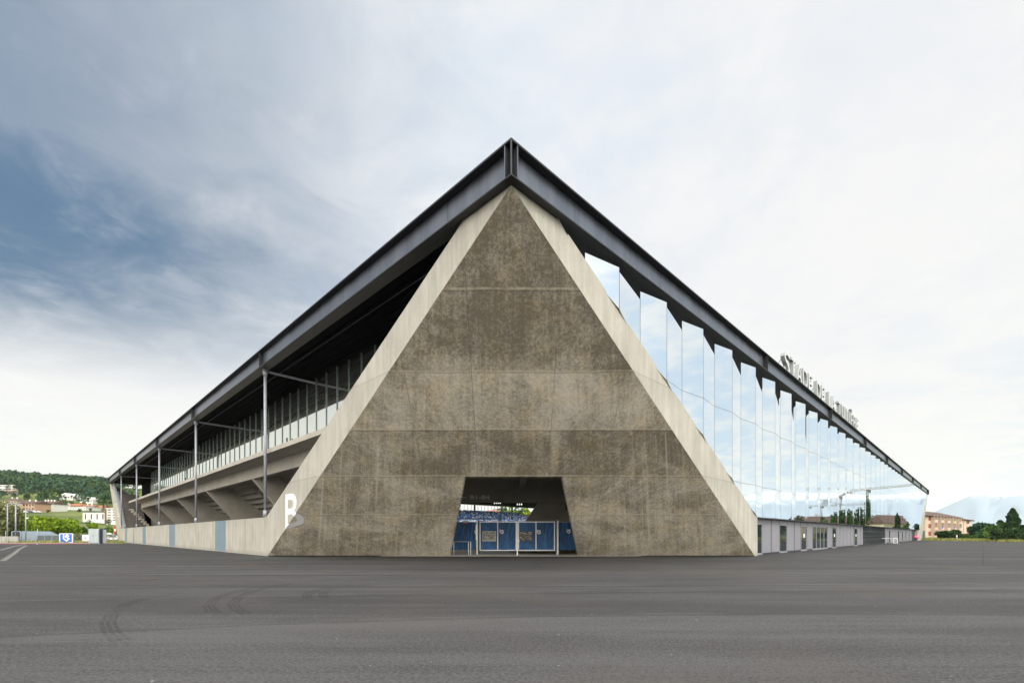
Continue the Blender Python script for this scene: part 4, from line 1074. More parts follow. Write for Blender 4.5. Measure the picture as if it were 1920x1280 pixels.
HTL = ['dark tree on the slope right of the long white hilltop building', 'dark tree above the salmon house, wider than its neighbours', 'mid-green tree above the white end of the terraced block', 'tallest dark tree on the slope left of the gabled villa', 'mid-green tree just left of the gabled villa', 'dark tree above the left end of the salmon house',
 'dark tree below the long white hilltop building at far left', 'mid-green tree between the gabled villa and the orange roof', 'small dark tree between the gabled and barrel-roofed villas', 'mid-green tree right of the barrel-roofed villa', 'mid-green tree right of the barrel-roofed villa, close to the stadium roof tip', 'mid-green tree right above the gabled villa roof', 'dark tree above the barrel-roofed villa', 'dark tree beside the tiny white house above the gabled villa', 'dark tree above the white hall next to the stadium pier',
 'dark tree uphill of the gabled villa, left of the tiny white house', 'broad dark tree high on the slope in the wood edge', 'mid-green tree behind the small white house in the upper wood', 'mid-green tree high up beside the stadium roof tip', 'small mid-green tree on the meadow above the broad bright tree', 'small dark tree on the meadow edge left of the white hall', 'small mid-green tree in front of the low long white building', 'dark shrubby tree in front of the white hall', 'dark bushy tree on the meadow just left of the white hall foot', 'mid-green tree below the white hall, above the cabinet', 'mid-green tree below the white apartment block by the pier']
for i, (x, yb, hp, m_) in enumerate(HT):
    p = on_hill(x, yb); h = hp/F*p.y
    tree(p.x, p.y, p.z, h, h*0.55, M[m_], HTL[i], group='hillside trees among the houses', seed=60+i, lobes=8, leaves=420, leaf=h*0.055, trunk=0.12)
# forest covering the ridge and the slope behind the houses
fo = MB(); rd = random.Random(11)
for i in range(1700):
    u = rd.uniform(-1250, 110) if rd.random() > 0.62 else rd.uniform(-990, -740); r = rd.choice((rd.uniform(330, 790), rd.uniform(480, 790), rd.uniform(735, 770)))
    if u > -700 and u < -125: continue
    d = hstart(u)+r
    if -980 < u < -770 and r < 470 and rd.random() < 0.75: continue
    z = hz(r, u); h = rd.uniform(9, 17)*(0.8 if r < 450 else 1); h = h*(1.1 if r > 735 else 1)*(0.5 if u > -125 else 1); c = (u/F*d, d, z+h*0.55); mi = rd.choice((0, 0, 1, 1, 1, 2))
    leaf_cloud(fo, c, (h*0.42, h*0.42, h*0.5), 46, h*0.13, rd, 0.8, mi, 0.35)
    fo.tube((c[0], d, z-0.3), (c[0], d, z+h*0.4), 0.25, 0.15, 4, 3)
o = fo.build('forest', [M['leafdark'], M['leafblue'], M['leafmid'], M['bark']]); tag(o, 'dense dark green forest covering the hill ridge', kind='stuff')
# nearer green trees seen through the passage, above the far seats
for i, (x, yt, wd) in enumerate(((945, 948, 20), (958, 947, 22), (972, 950, 24), (988, 949, 24), (1004, 950, 22), (1014, 952, 18))):
    px_tree(x, 0, yt, wd, 262+i*3, M['leafbright' if i % 2 else 'leafmid'], ('mid-green' if i % 2 == 0 else 'bright')+' tree seen above the blue seats in the passage, '+('leftmost of the row', 'just left of the second post', 'at the second dark post', 'right of the second dark post', 'partly behind the raking concrete', 'rightmost of the row')[i], group='trees seen through the passage', lobes=9, leaves=700, leaf=0.7, seed=120+i, trunk=0.1)

# ------------------------------------------------------------------ houses
M['hwhite'] = plain('white_render', (0.72, 0.71, 0.68), 0.8, 0, 0.05, 0.5)
M['hcream'] = plain('cream_render', (0.62, 0.52, 0.40), 0.8, 0, 0.06, 0.5)
M['hpeach'] = plain('peach_render', (0.58, 0.46, 0.385), 0.8, 0, 0.06, 0.5)
M['hbrick'] = plain('salmon_cladding', (0.46, 0.29, 0.20), 0.8, 0, 0.08, 0.5)
M['hgrey'] = plain('grey_render', (0.35, 0.34, 0.33), 0.8, 0, 0.06, 0.5)
M['roofbrown'] = plain('brown_tiles', (0.11, 0.07, 0.06), 0.85, 0, 0.25, 1.5)
M['rooftile'] = plain('orange_tiles', (0.42, 0.14, 0.06), 0.85, 0, 0.2, 1.5)
M['roofred'] = plain('faded_red_tiles', (0.24, 0.13, 0.10), 0.85, 0, 0.25, 1.5)
M['roofgrey'] = plain('grey_roof', (0.14, 0.14, 0.16), 0.8, 0, 0.15, 1.5)
M['hwin'] = plain('window_dark', (0.03, 0.035, 0.045), 0.1, 0.2, 0.3, 1, 0.8)
M['shutter'] = plain('red_shutter', (0.36, 0.06, 0.035), 0.6, 0, 0.1)
def house(x0, x1, ybase, yeave, d, wall, roof, label, rtype='gable', yridge=None, deep=10, rows=2, cols=5, win=(0.45, 0.5), rot=0.0, cat='house', zb=None, chim=1, wmat=None, group=None, world=None, hgt=None, wdt=None, rise=None, name='house'):
    if world is None:
        xa, xb = (x0-CX)/F*d, (x1-CX)/F*d
        z = zb if zb is not None else CAMH+(HY-ybase)/F*d
        W_ = xb-xa; H = CAMH+(HY-yeave)/F*d-z; org = ((xa+xb)/2, d, z); RS = ((yeave-yridge)/F*d) if yridge else 1.5
    else:
        org = world; W_ = wdt; H = hgt; RS = rise or 2
    h = empty(name, org, rot, label, cat, group); hw = W_/2
    MB().box(-hw, hw, 0, deep, -3, H).build('wall', wall, h)
    if rtype == 'gable':      # ridge parallel to the front
        mb = MB(); e = 0.5
        mb.prism([(-hw-e, -e, H-0.1), (-hw-e, deep+e, H-0.1), (-hw-e, deep/2, H+RS)], (W_+2*e, 0, 0)); rf = mb.build('roof', roof, h)
    elif rtype == 'front':    # gable facing the viewer
        mb = MB(); e = 0.5
        mb.prism([(-hw-e, -e, H-0.05), (hw+e, -e, H-0.05), (0, -e, H+RS)], (0, deep+2*e, 0)); rf = mb.build('roof', roof, h)
        MB().prism([(-hw, -e-0.05, H), (hw, -e-0.05, H), (0, -e-0.05, H+RS-0.35)], (0, 0.04, 0)).build('gable_wall', wall, h)
    elif rtype == 'hip':
        e = 0.6; r_ = min(deep/2, hw*0.8); b0 = [(-hw-e, -e, H), (hw+e, -e, H), (hw+e, deep+e, H), (-hw-e, deep+e, H)]
        a, c = (-hw+r_, deep/2, H+RS), (hw-r_, deep/2, H+RS); mb = MB()
        mb.poly([b0[0], b0[1], c, a]).poly([b0[2], b0[3], a, c]).poly([b0[1], b0[2], c]).poly([b0[3], b0[0], a]).poly(b0[::-1])
        rf = mb.build('roof', roof, h)
    elif rtype == 'barrel':
        n = 12; pts = [(hw*1.03*math.cos(math.pi*i/n), -0.3, H+RS*math.sin(math.pi*i/n)) for i in range(n+1)]
        rf = MB().prism(pts, (0, deep, 0)).build('roof', roof, h)
    else:
        rf = MB().box(-hw-0.2, hw+0.2, -0.2, deep+0.2, H+0.002, H+0.35).build('roof', roof, h)
    for i in range(chim):
        cx = -hw*0.7+(2*hw*0.7)*((i+0.5)/max(chim, 1)); MB().box(cx-0.35, cx+0.35, deep*0.4, deep*0.4+0.7, H, H+RS+0.9).build('chimney', M['hwhite'], rf)
    ww = W_/cols*win[0]; wh = H/rows*win[1]
    for r in range(rows):
        for c in range(cols):
            cx = -hw+W_*(c+0.5)/cols; cz = H*(r+0.5)/rows+0.1
            f = MB().box(cx-ww/2, cx+ww/2, -0.03, -0.004, cz-wh/2, cz+wh/2).build('window', wmat or M['hwin'], h)
            MB().box(cx-ww/2, cx+ww/2, -0.10, -0.031, cz-wh/2-0.14, cz-wh/2).build('sill', M['hwhite'], f)
    return h
hd = lambda x, y: on_hill(x, y).y
house(31, 64.5, 958, 943.2, hd(45, 960), M['hbrick'], M['roofbrown'], 'long salmon apartment house with brown tiled roof on the hillside', 'gable', 937.5, 12, 2, 6, (0.5, 0.55), chim=2)
house(64.5, 97.5, 957.5, 944, hd(80, 959), M['hwhite'], M['roofbrown'], 'white end of the terraced block with brown roof and four white chimneys', 'gable', 937.5, 12, 2, 5, (0.25, 0.3), chim=4)
house(-12, 31, 958, 942.5, hd(10, 959), M['hcream'], M['roofgrey'], 'cream flat-roofed apartment block with long balconies at the far left', 'flat', None, 12, 3, 5, (0.75, 0.45), chim=0)
house(4, 31, 944, 938.5, hd(18, 950), M['hcream'], M['roofbrown'], 'cream house with dark hipped roof above the flat apartment block', 'hip', 932.8, 10, 1, 5, (0.4, 0.5), chim=2)
house(98, 161, 955.2, 950.6, hd(130, 956), M['hwhite'], M['hwhite'], 'long low white building on the slope above the meadow', 'flat', None, 14, 1, 12, (0.35, 0.3), chim=0)
house(98.5, 112.5, 950.2, 942.6, hd(106, 950), M['hwhite'], M['hwhite'], 'small white block with dark blue window band beside the terraced block', 'barrel', 941.4, 10, 2, 1, (0.9, 0.25), chim=0)
house(127, 149, 949.5, 947.4, hd(138, 949), M['hcream'], M['rooftile'], 'low house with bright orange tiled roof on the slope', 'gable', 943.6, 9, 1, 4, chim=0)
house(149, 172, 953.5, 951, hd(160, 952), M['hcream'], M['roofred'], 'low house with faded brown-red roof right of the orange roof', 'gable', 945.2, 10, 1, 5, chim=2)
house(172, 192, 953, 950.2, hd(182, 952), M['hcream'], M['rooftile'], 'small house with rust red roof near the stadium end', 'gable', 946.8, 10, 1, 4, chim=0)
house(107.5, 137, 934.5, 930.5, hd(122, 938), M['hwhite'], M['hwhite'], 'white villa with pale shallow gable facing the viewer', 'front', 923.8, 14, 1, 5, (0.4, 0.5), chim=0)
house(149.5, 174, 940.5, 937, hd(162, 943), M['hwhite'], M['hwhite'], 'white villa with rounded barrel roof on the hillside', 'barrel', 930.8, 12, 1, 4, (0.5, 0.4), chim=0)
house(-20, 30, 919.5, 909, hd(5, 920), M['hwhite'], M['hwhite'], 'long white modernist building with window bands high on the hill', 'flat', None, 14, 2, 6, (0.8, 0.3), chim=0)
house(42, 50, 913, 911, hd(46, 914), M['hwhite'], M['hwhite'], 'small white house half hidden in the upper wood', 'flat', None, 8, 1, 2, chim=0)
house(4, 20, 925.5, 921.5, hd(12, 927), M['hwhite'], M['roofred'], 'white house with reddish roof below the modernist building', 'gable', 917.8, 9, 1, 3, chim=0)
house(119, 127, 920, 917.8, hd(123, 921), M['hwhite'], M['hwhite'], 'tiny white house between trees above the gabled villa', 'flat', None, 8, 1, 2, chim=0)
hm = house(155, 198.5, 976.4, 960.2, 210, M['hwhite'], M['roofgrey'], 'white modern hall with four tall dark windows behind the cabinet', 'flat', None, 12, 1, 4, (0.22, 0.62), chim=0)
MB().box(4.9, 5.4, -0.4, 0.2, -3, 7.4).build('chimney_stack', M['roofred'], hm)
house(200, 219, 977.5, 953.6, 200, M['hwhite'], M['hwhite'], 'white apartment block with dark balconies beside the stadium pier', 'flat', None, 12, 5, 2, (0.65, 0.35), chim=0)
# houses seen through the passage
for i, (x0, x1, yb, ye, m_, rf_) in enumerate(((866, 872, 962, 957.5, 'hwhite', 'roofgrey'), (897, 906, 963, 958.5, 'hwhite', 'hwhite'), (917, 936, 962, 957.5, 'hcream', 'rooftile'), (974, 984, 965, 959.5, 'hwhite', 'hwhite'))):
    house(x0, x1, yb, ye, 330, M[m_], M[rf_], ('white house with grey roof', 'white flat house', 'cream house with orange roof', 'white box house')[i]+(' seen through the passage left of the first dark post', ' seen through the passage right of the first dark post', ' seen through the passage below the wooded hill', ' seen through the passage right of the second dark post')[i], 'gable' if i in (0, 2) else 'flat', ye-2, 8, 1, 3, chim=0)

# ------------------------------------------------------------------ court side: boards, cabinet, walls, fence, lamps
M['signblue'] = plain('sign_blue', (0.02, 0.13, 0.56), 0.5, 0, 0.03)
d = 98.0; k_ = d/F
b_ = empty('emblem_board', ((123.8-CX)*k_, d, 0), 0, 'blue board with white zigzag emblem and white border at the plaza edge', 'sign')
MB().box(-12.4*k_, 12.4*k_, 0, 0.15, 0.0, 17.4*k_).build('board', M['white'], b_)
MB().box(-10.9*k_, 10.9*k_, -0.02, -0.004, 0.9*k_, 16.2*k_).build('blue_field', M['signblue'], b_)
emblem(-5.6*k_, 2.6*k_, 12.5*k_, 12.8*k_, -0.035, M['white'], 'emblem', b_, 0.19)
b_ = empty('notice_board', ((160.3-CX)*k_, d, 0), 0, 'small white board with a tiny blue emblem left of the grey cabinet', 'sign')
MB().box(-5.9*k_, 5.9*k_, 0, 0.12, 0.3, 14.6*k_).build('board', M['white'], b_)
emblem(-1.8*k_, 6.4*k_, 3.4*k_, 3.6*k_, -0.03, M['signblue'], 'emblem', b_, 0.2)
MB().box(-3.4*k_, 2.0*k_, -0.03, -0.01, 12.0*k_, 12.5*k_).build('text_line', M['signblue'], b_)
for X in (-5*k_, 5*k_): MB().box(X-0.05, X+0.05, 0.02, 0.1, 0, 0.299).build('leg', M['galv'], b_)
d = 84.0; k_ = d/F
M['cabinet'] = plain('light_grey_metal', (0.42, 0.48, 0.50), 0.5, 0.2, 0.08, 1.0)
c_ = empty('cabinet', ((175.7-CX)*k_, d, 0), 0, 'tall pale grey metal cabinet standing alone on the plaza edge', 'cabinet')
cb = MB().box(-9.8*k_, 9.6*k_, 0, 1.1, 0.14, 28.5*k_).build('body', M['cabinet'], c_)
MB().box(-9.3*k_, -0.1, -0.03, -0.004, 0.25, 28*k_).build('door', M['cabinet'], cb)
MB().box(0.1, 9.1*k_, -0.03, -0.004, 0.25, 28*k_).build('door', M['cabinet'], cb)
for X in (-9.0*k_, -3*k_, 3*k_, 8.8*k_): MB().box(X-0.15, X+0.15, 0.1, 1.0, 0, 0.138).build('foot', M['cabinet'], c_)
MB().box(9.7*k_, 11.0*k_, 0.1, 1.2, 0.05, 28*k_).build('painted_side_shadow', M['frame'], c_)  # solid dark slab standing in for the shadow beside the cabinet
c_ = empty('crowd_barrier', ((190.2-CX)*k_, d+0.6, 0), 0, 'narrow pale metal fence panel frame just right of the grey cabinet', 'barrier')
f = MB()
for X in (-2.7*k_, 0, 2.7*k_): f.box(X-0.05, X+0.05, 0, 0.08, 0, 27*k_)
for z in (0.15, 1.3, 27*k_-0.08): f.box(-2.7*k_, 2.7*k_, 0.01, 0.07, z, z+0.08)
f.build('frame', M['galv'], c_); MB().box(-2.5*k_, 2.5*k_, 0.03, 0.045, 0.2, 26*k_).build('sheet', M['cabinet'], c_)
d = 92.0; k_ = d/F
wl = empty('concrete_wall', ((8-CX)/F*98, 98, 0), 0, 'low grey concrete wall at the far left behind the red court', 'wall')
MB().box(-60*98/F, 25*98/F, 0, 0.35, 0, 11.8*98/F).build('wall', M['hgrey'], wl)
for X in (-6*k_, 8*k_): MB().box(X-0.02, X+0.02, -0.012, -0.002, 0, 12.3*k_*1.05).build('joint', M['frame'], wl)
sh = empty('steel_shed', ((45-CX)/F*101, 101, 0), 0, 'pale blue-grey steel shed with open door and sloping right side behind the court', 'shed')
q = 101/F
M['shed'] = plain('pale_blue_sheet', (0.25, 0.31, 0.37), 0.5, 0.2, 0.06, 1)
MB().prism([(-2*q, 0, 0), (24*q, 0, 0), (24*q, 0, 13*q), (7*q, 0, 21*q), (-2*q, 0, 21*q)], (0, 5, 0)).build('wall', M['shed'], sh)
MB().box(-24*q, -22.0*q, 0, 3, 0, 20.5*q).box(-22.0*q, -6*q, 0, 3, 19.8*q, 21.3*q).box(-8*q, -5.5*q, 0, 3, 0, 19.7*q).box(-5.5*q, -2.05*q, 0.1, 3, 0, 20.8*q).build('door_frame', M['shed'], sh)
MB().box(-19*q, -13*q, 0.4, 2.8, 0, 19.0*q).build('door', M['hwin'], sh)
# fence
def fence(xa, xb, ya, yb, n, h, label):
    root = empty('mesh_fence', (xa, ya, 0), 0, label, 'fence'); dxy = Vector((xb-xa, yb-ya, 0))
    for i in range(n+1):
        p = dxy*i/n; MB().tube((p.x, p.y, 0), (p.x, p.y, h), 0.05, n=6).build('post', M['galv'], root)
    w_ = MB(); 
    for k in range(9): z = 0.1+k*(h-0.15)/8; w_.bar((0, 0, z), (dxy.x, dxy.y, z), 0.012, 0.012)
    nn = int(dxy.length/0.45)
    for k in range(nn): p = dxy*k/nn; w_.bar((p.x, p.y, 0.08), (p.x, p.y, h-0.04), 0.012, 0.012)
    w_.build('wire_mesh', M['galv'], root)
    return root
fence((70-CX)/F*100, 100, (166-CX)/F*100, 100, 7, 1.9, 'see-through metal mesh fence behind the blue emblem board') if False else fence((70-CX)/F*100.5, (166-CX)/F*100.5, 100.5, 100.5, 7, 1.9, 'see-through metal mesh fence behind the blue emblem board')
fence((190-CX)/F*104, (222-CX)/F*104, 104, 104, 3, 1.9, 'short mesh fence between the cabinet and the stadium end')
def pole(x, y0, y1, d, r, label, lamp=True, name='lamp_pole'):
    X = (x-CX)/F*d; z1 = CAMH+(HY-y1)/F*d
    p = empty(name, (X, d, 0), 0, label, 'lamp post' if lamp else 'pole')
    MB().tube((0, 0, 0), (0, 0, z1), r, r*0.7, 10).build('shaft', M['galv'], p, True)
    MB().tube((0, 0, 0), (0, 0, 0.3), r*1.6, r*1.5, 10).build('base', M['galv'], p)
    if lamp: MB().tube((0, 0, z1-0.1), (0.9, -0.2, z1+0.05), 0.05).box(0.5, 1.3, -0.35, -0.05, z1, z1+0.12).build('lamp_head', M['galv'], p)
    return p
pole(14, 0, 944, 103, 0.13, 'tall grey lamp pole nearest the left picture edge')
pole(29.5, 0, 944.5, 101, 0.15, 'tall grey lamp pole, second from the left picture edge')
p_ = pole(48.5, 0, 954, 101, 0.12, 'tall pale lamp pole with a small white camera box, third from the left edge')
MB().box(0.1, 0.55, -0.1, 0.1, 5.05, 5.3).build('camera_box', M['white'], p_)
pole(70.3, 0, 990.2, 78.5, 0.08, 'short pale grey post standing alone on the plaza edge before the red court', False, 'post')
pole(10.7, 0, 995, 97, 0.07, 'short grey fence post in front of the concrete wall at far left', False, 'post')
# cafe umbrella and a car beyond the cabinet
d = 118; X = (205-CX)/F*d; um = empty('parasol', (X, d, -0.0), 0, 'open white parasol on a thin pole beyond the cabinet, beside the stadium pier', 'parasol')
MB().tube((0, 0, 0), (0, 0, 1.9), 0.04).build('pole', M['galv'], um)
cn = MB(); n = 8
for i in range(n):
    a, b2_ = 2*math.pi*i/n, 2*math.pi*(i+1)/n; cn.poly([(0, 0, 2.15), (1.2*math.cos(a), 1.2*math.sin(a), 1.75), (1.2*math.cos(b2_), 1.2*math.sin(b2_), 1.75)])
cn.build('canopy', M['white'], um)
def car(x, d, z, mat, label, rot=0.0):
    c = empty('parked_car', ((x-CX)/F*d, d, z), rot, label, 'car', 'cars parked beyond the court')
    prof = [(-2.1, 0.35), (-2.1, 0.8), (-1.6, 0.95), (-0.95, 1.42), (0.7, 1.45), (1.4, 0.98), (2.05, 0.85), (2.15, 0.4)]
    MB().prism([(a, -0.85, b3) for a, b3 in prof], (0, 1.7, 0)).build('body', mat, c)
    MB().prism([(-1.35, -0.862, 0.98), (-0.88, -0.862, 1.36), (0.62, -0.862, 1.38), (1.15, -0.862, 0.99)], (0, 0.01, 0)).build('side_window', M['hwin'], c)
    for a in (-1.35, 1.35):
        for y_ in (-0.87, 0.67):
            w2 = MB().tube((a, y_, 0.32), (a, y_+0.2, 0.32), 0.32, n=14).build('wheel', M['rubber'], c)
            MB().tube((a, y_-0.006, 0.32), (a, y_+0.206, 0.32), 0.18, n=10).build('rim', M['galv'], w2)
    return c
M['carwhite'] = plain('white_car_paint', (0.7, 0.7, 0.7), 0.25); M['carred'] = plain('red_car_paint', (0.4, 0.03, 0.03), 0.25); M['cardark'] = plain('dark_car_paint', (0.03, 0.035, 0.05), 0.25)
car(217, 122, 0, M['carwhite'], 'white car partly hidden behind the stadium pier foot')
for i, x in enumerate((36, 45, 54, 62, 70)):
    p = on_hill(x, 961.5); car(x, p.y, p.z+0.1, M['carwhite'] if i != 2 else M['cardark'], ('white parked car nearest the lamp pole on the slope road', 'white parked car, second in the row below the salmon house', 'dark parked car in the middle of the row below the salmon house', 'white parked car, fourth in the row below the terraced block', 'white parked car at the right end of the row below the terraced block')[i])
# flag on pole by the pier
d = 116; fp = empty('banner_pole', ((213-CX)/F*d, d, 0), 0, 'small red and white banner on a thin pole beside the stadium pier', 'flag')
MB().tube((0, 0, 0), (0, 0, 3.9), 0.05).build('pole', M['galv'], fp); MB().box(0.06, 0.66, -0.02, 0.02, 1.9, 3.7).build('cloth', M['red'], fp)
MB().box(0.16, 0.56, -0.03, -0.021, 2.5, 3.1).build('white_mark', M['white'], fp)

# ------------------------------------------------------------------ right-hand background
# peach apartment block, front turned slightly away
ax, ay = 168.5, 190.0; bx_, by_ = 205.0, 215.0
ang = math.atan2(by_-ay, bx_-ax); Lb = math.hypot(bx_-ax, by_-ay)
ab = empty('apartment_building', (ax, ay, 0), ang, 'peach three-storey apartment building with red shutters, balconies and brown hipped roof', 'building')
H = 9.3; DP = 13
MB().box(-4, Lb, 0, DP, -1, H).build('wall', M['hpeach'], ab)
MB().box(-8, -4.002, 1.5, DP, -1, H-0.2).build('side_wall', M['hpeach'], ab)
e = 1.2; b0 = [(-5-e, -e, H), (Lb+e, -e, H), (Lb+e, DP+e, H), (-5-e, DP+e, H)]; r0, r1 = (3, DP/2, H+2.6), (Lb-6, DP/2, H+2.6)
rf = MB().poly([b0[0], b0[1], r1, r0]).poly([b0[2], b0[3], r0, r1]).poly([b0[1], b0[2], r1]).poly([b0[3], b0[0], r0]).poly(b0[::-1]).build('roof', M['roofbrown'], ab)
MB().tube((3.5, DP/2, H+2), (3.5, DP/2, H+6.6), 0.42, n=10).tube((3.5, DP/2, H+6.0), (3.5, DP/2, H+7), 0.5, n=10).build('chimney', M['roofgrey'], rf)
MB().box(9.5, 10.5, DP/2-1, DP/2, H+2, H+3.6).build('chimney', M['roofgrey'], rf)
MB().box(-6, Lb+0.6, -0.9, -0.75, H-0.25, H-0.02).build('gutter', M['roofbrown'], rf)
rd = random.Random(2)
for fl in range(3):
    z = 0.6+fl*3.05
    for k in range(5):
        x0 = 0.6+k*8.6
        if x0+7 > Lb+1: break
        f_ = MB().box(x0+0.2, x0+1.5, -0.06, -0.004, z+0.7, z+2.3).build('window', M['hwin'], ab)
        MB().box(x0-0.5, x0+0.18, -0.10, -0.01, z+0.65, z+2.35).box(x0+1.52, x0+2.2, -0.10, -0.01, z+0.65, z+2.35).build('shutter', M['shutter'], f_)
        bl = empty('balcony', (0, 0, 0)); bl.parent = ab
        MB().box(x0+2.9, x0+6.2, -0.02, -0.004, z+0.1, z+2.5).build('recess', M['hwin'], bl)
        MB().box(x0+2.7, x0+6.4, -1.25, -0.022, z-0.18, z).box(x0+2.7, x0+6.4, -1.25, -1.15, z+0.001, z+1.0).box(x0+2.7, x0+2.8, -1.149, -0.022, z+0.001, z+1.0).box(x0+6.3, x0+6.4, -1.149, -0.022, z+0.001, z+1.0).build('parapet', M['hpeach'], bl)
        if rd.random() < 0.6: MB().box(x0+3.2, x0+4.4, -1.3, -1.26, z+0.5, z+1.25).build('hanging_cloth', M[rd.choice(('white', 'signblue', 'leafbright', 'shutter'))], bl)
        MB().box(x0+2.5, x0+2.69, -1.3, -0.005, z-0.3, z+2.7).build('side_screen', M['hpeach'], bl); MB().box(x0+6.41, x0+6.6, -1.3, -0.005, z-0.3, z+2.7).build('side_screen', M['hpeach'], bl)
# lower end block
d2 = 232; a2 = math.radians(14)
eb_ = empty('apartment_building', ((1796-CX)/F*d2, d2, 0), a2, 'peach end block with plain gable wall and dark roof right of the balcony building', 'building')
He = CAMH+(HY-978.5)/F*d2+0.6; We = 8.8
MB().box(-4, We, 0, 14, -1, He).build('wall', M['hpeach'], eb_)
MB().prism([(-5, -0.9, He+1.3), (-5, 15, He+1.3), (We+0.9, 15, He-0.05), (We+0.9, -0.9, He-0.05)], (0, 0, 0.5)).build('roof', M['roofbrown'], eb_)
MB().prism([(-4, -0.02, He), (We, -0.02, He), (-4, -0.02, He+1.2)], (0, 0.01, 0)).build('wall_top', M['hpeach'], eb_)
for z in (1.0, 4.1, 7.1):
    f_ = MB().box(We-2.4, We-1.2, -0.06, -0.004, z, z+1.5).build('window', M['hwin'], eb_); MB().box(We-3.1, We-2.42, -0.1, -0.01, z-0.05, z+1.55).build('shutter', M['shutter'], f_)
MB().tube((We-5, -0.1, 0), (We-5, -0.1, He), 0.1).build('downpipe', M['galv'], eb_)
# vegetation right
px_tree(1781, 0, 993.5, 46, 138, M['leafdark'], 'wide dark green bush in front of the peach apartment building', cat='bush', name='bush', lobes=14, leaves=3600, leaf=0.30, seed=201, trunk=0.05)
px_tree(1806, 0, 1000.5, 20, 142, M['leafmid'], 'small loose bush right of the walking person', cat='bush', name='bush', lobes=7, leaves=900, leaf=0.22, seed=202, trunk=0.08)
px_tree(1899, 0, 956, 44, 128, M['leafdark'], 'tall dark conifer near the right picture edge', shape='cone', leaves=5200, leaf=0.42, seed=203, trunk=0.12)
px_tree(1887, 0, 989, 50, 112, M['leafdark'], 'large rounded dark bush below the conifer at the plaza edge', cat='bush', name='bush', lobes=18, leaves=5000, leaf=0.26, seed=204, trunk=0.04)
px_tree(1860, 0, 983, 40, 132, M['leafmid'], 'medium green tree left of the conifer', lobes=12, leaves=2600, leaf=0.34, seed=205, trunk=0.1)
px_tree(1838, 0, 981, 34, 150, M['leafblue'], 'blue-green tree right of the peach end block', lobes=12, leaves=2000, leaf=0.4, seed=206, trunk=0.1)
px_tree(1846, 0, 994, 44, 126, M['leafmid'], 'lighter green bush in front of the blue-green tree', cat='bush', name='bush', lobes=12, leaves=2400, leaf=0.28, seed=207, trunk=0.05)
px_tree(1919, 0, 998, 30, 108, M['leafdark'], 'dark bush cut by the right picture edge', cat='bush', name='bush', lobes=10, leaves=2200, leaf=0.26, seed=208, trunk=0.05)
px_tree(1876, 0, 974, 26, 140, M['leafmid'], 'thin leafy tree reaching up against the conifer', lobes=9, leaves=1100, leaf=0.34, seed=209, trunk=0.15)
# out-of-frame neighbours on the same side (they show in the glass)
for i, (x, y, h, r, m_) in enumerate(((128, 92, 7, 4.5, 'leafmid'), (136, 100, 9, 5, 'leafdark'), (150, 108, 8, 5, 'leafmid'), (166, 122, 10, 5.5, 'leafdark'), (182, 136, 9, 6, 'leafmid'), (196, 128, 12, 6, 'leafdark'), (142, 84, 7, 4, 'leafmid'), (160, 92, 8, 5, 'leafdark'), (178, 112, 8, 5, 'leafmid'), (152, 70, 7, 4, 'leafmid'))):
    tree(x, y, 0, h, r, M[m_], 'green tree beyond the right plaza edge, mirrored low in the glass side', group='trees mirrored in the glass side', lobes=10, leaves=1300, leaf=0.36, seed=300+i, trunk=0.1)
for i, (x, y, h) in enumerate(((206, 146, 17), (211, 147, 15), (216, 150, 14), (158, 118, 12))):
    tree(x, y, 0, h, 1.9, M['leafdark'], 'slim dark poplar beyond the right plaza edge, mirrored in the glass side', group='poplars mirrored in the glass side', lobes=12, leaves=1600, leaf=0.34, seed=320+i, trunk=0.06)
for i, (x, y, wdt, hg, rot) in enumerate(((178, 140, 22, 5.8, 1.2), (205, 128, 18, 5.5, 1.1), (170, 100, 16, 5.0, 1.3))):
    house(0, 0, 0, 0, 0, M['hcream'], M['roofbrown'], ('cream house with broad brown roof mirrored left of the poplars', 'cream house with brown roof behind the mirrored poplars', 'smallest cream house with brown roof beyond the right plaza edge')[i], 'gable', None, 12, 2, 5, world=(x, y, 0), hgt=hg, wdt=wdt, rise=3.2, rot=rot)
# row of grass at the plaza edge
gs = MB(); rd = random.Random(8)
def tuft(x, y, h, n=5):
    for _ in range(n):
        a = rd.uniform(0, 6.28); dx_ = math.cos(a)*0.07; dy_ = math.sin(a)*0.07; ox, oy = rd.uniform(-.25, .25), rd.uniform(-.25, .25)
        gs.poly([(x+ox-dx_, y+oy-dy_, -0.05), (x+ox+dx_, y+oy+dy_, -0.05), (x+ox+rd.uniform(-.2, .2), y+oy+rd.uniform(-.2, .2), h*rd.uniform(0.5, 1.1))])
for i in range(2600):
    f = rd.random(); q = rd.random()
    if f < 0.5: x = 112.3+(119-112.3)*(f*2); y = 102+(134-102)*(f*2)
    else: x = 110.5+1.5*((f-0.5)*2); y = 60+42*((f-0.5)*2)
    tuft(x+q*9+0.3, y+rd.uniform(-2, 6), 0.75)
for i in range(900):
    x = rd.uniform(119, 170); tuft(x, 152+rd.uniform(0, 9)+(x-119)*0.4, 0.8)
for i in range(1500): tuft(rd.uniform(-112, -76), rd.uniform(97.8, 104), 0.5)
o = gs.build('grass', M['yellowgrass']); tag(o, 'yellow-green grass verge along the edge of the plaza', kind='stuff')

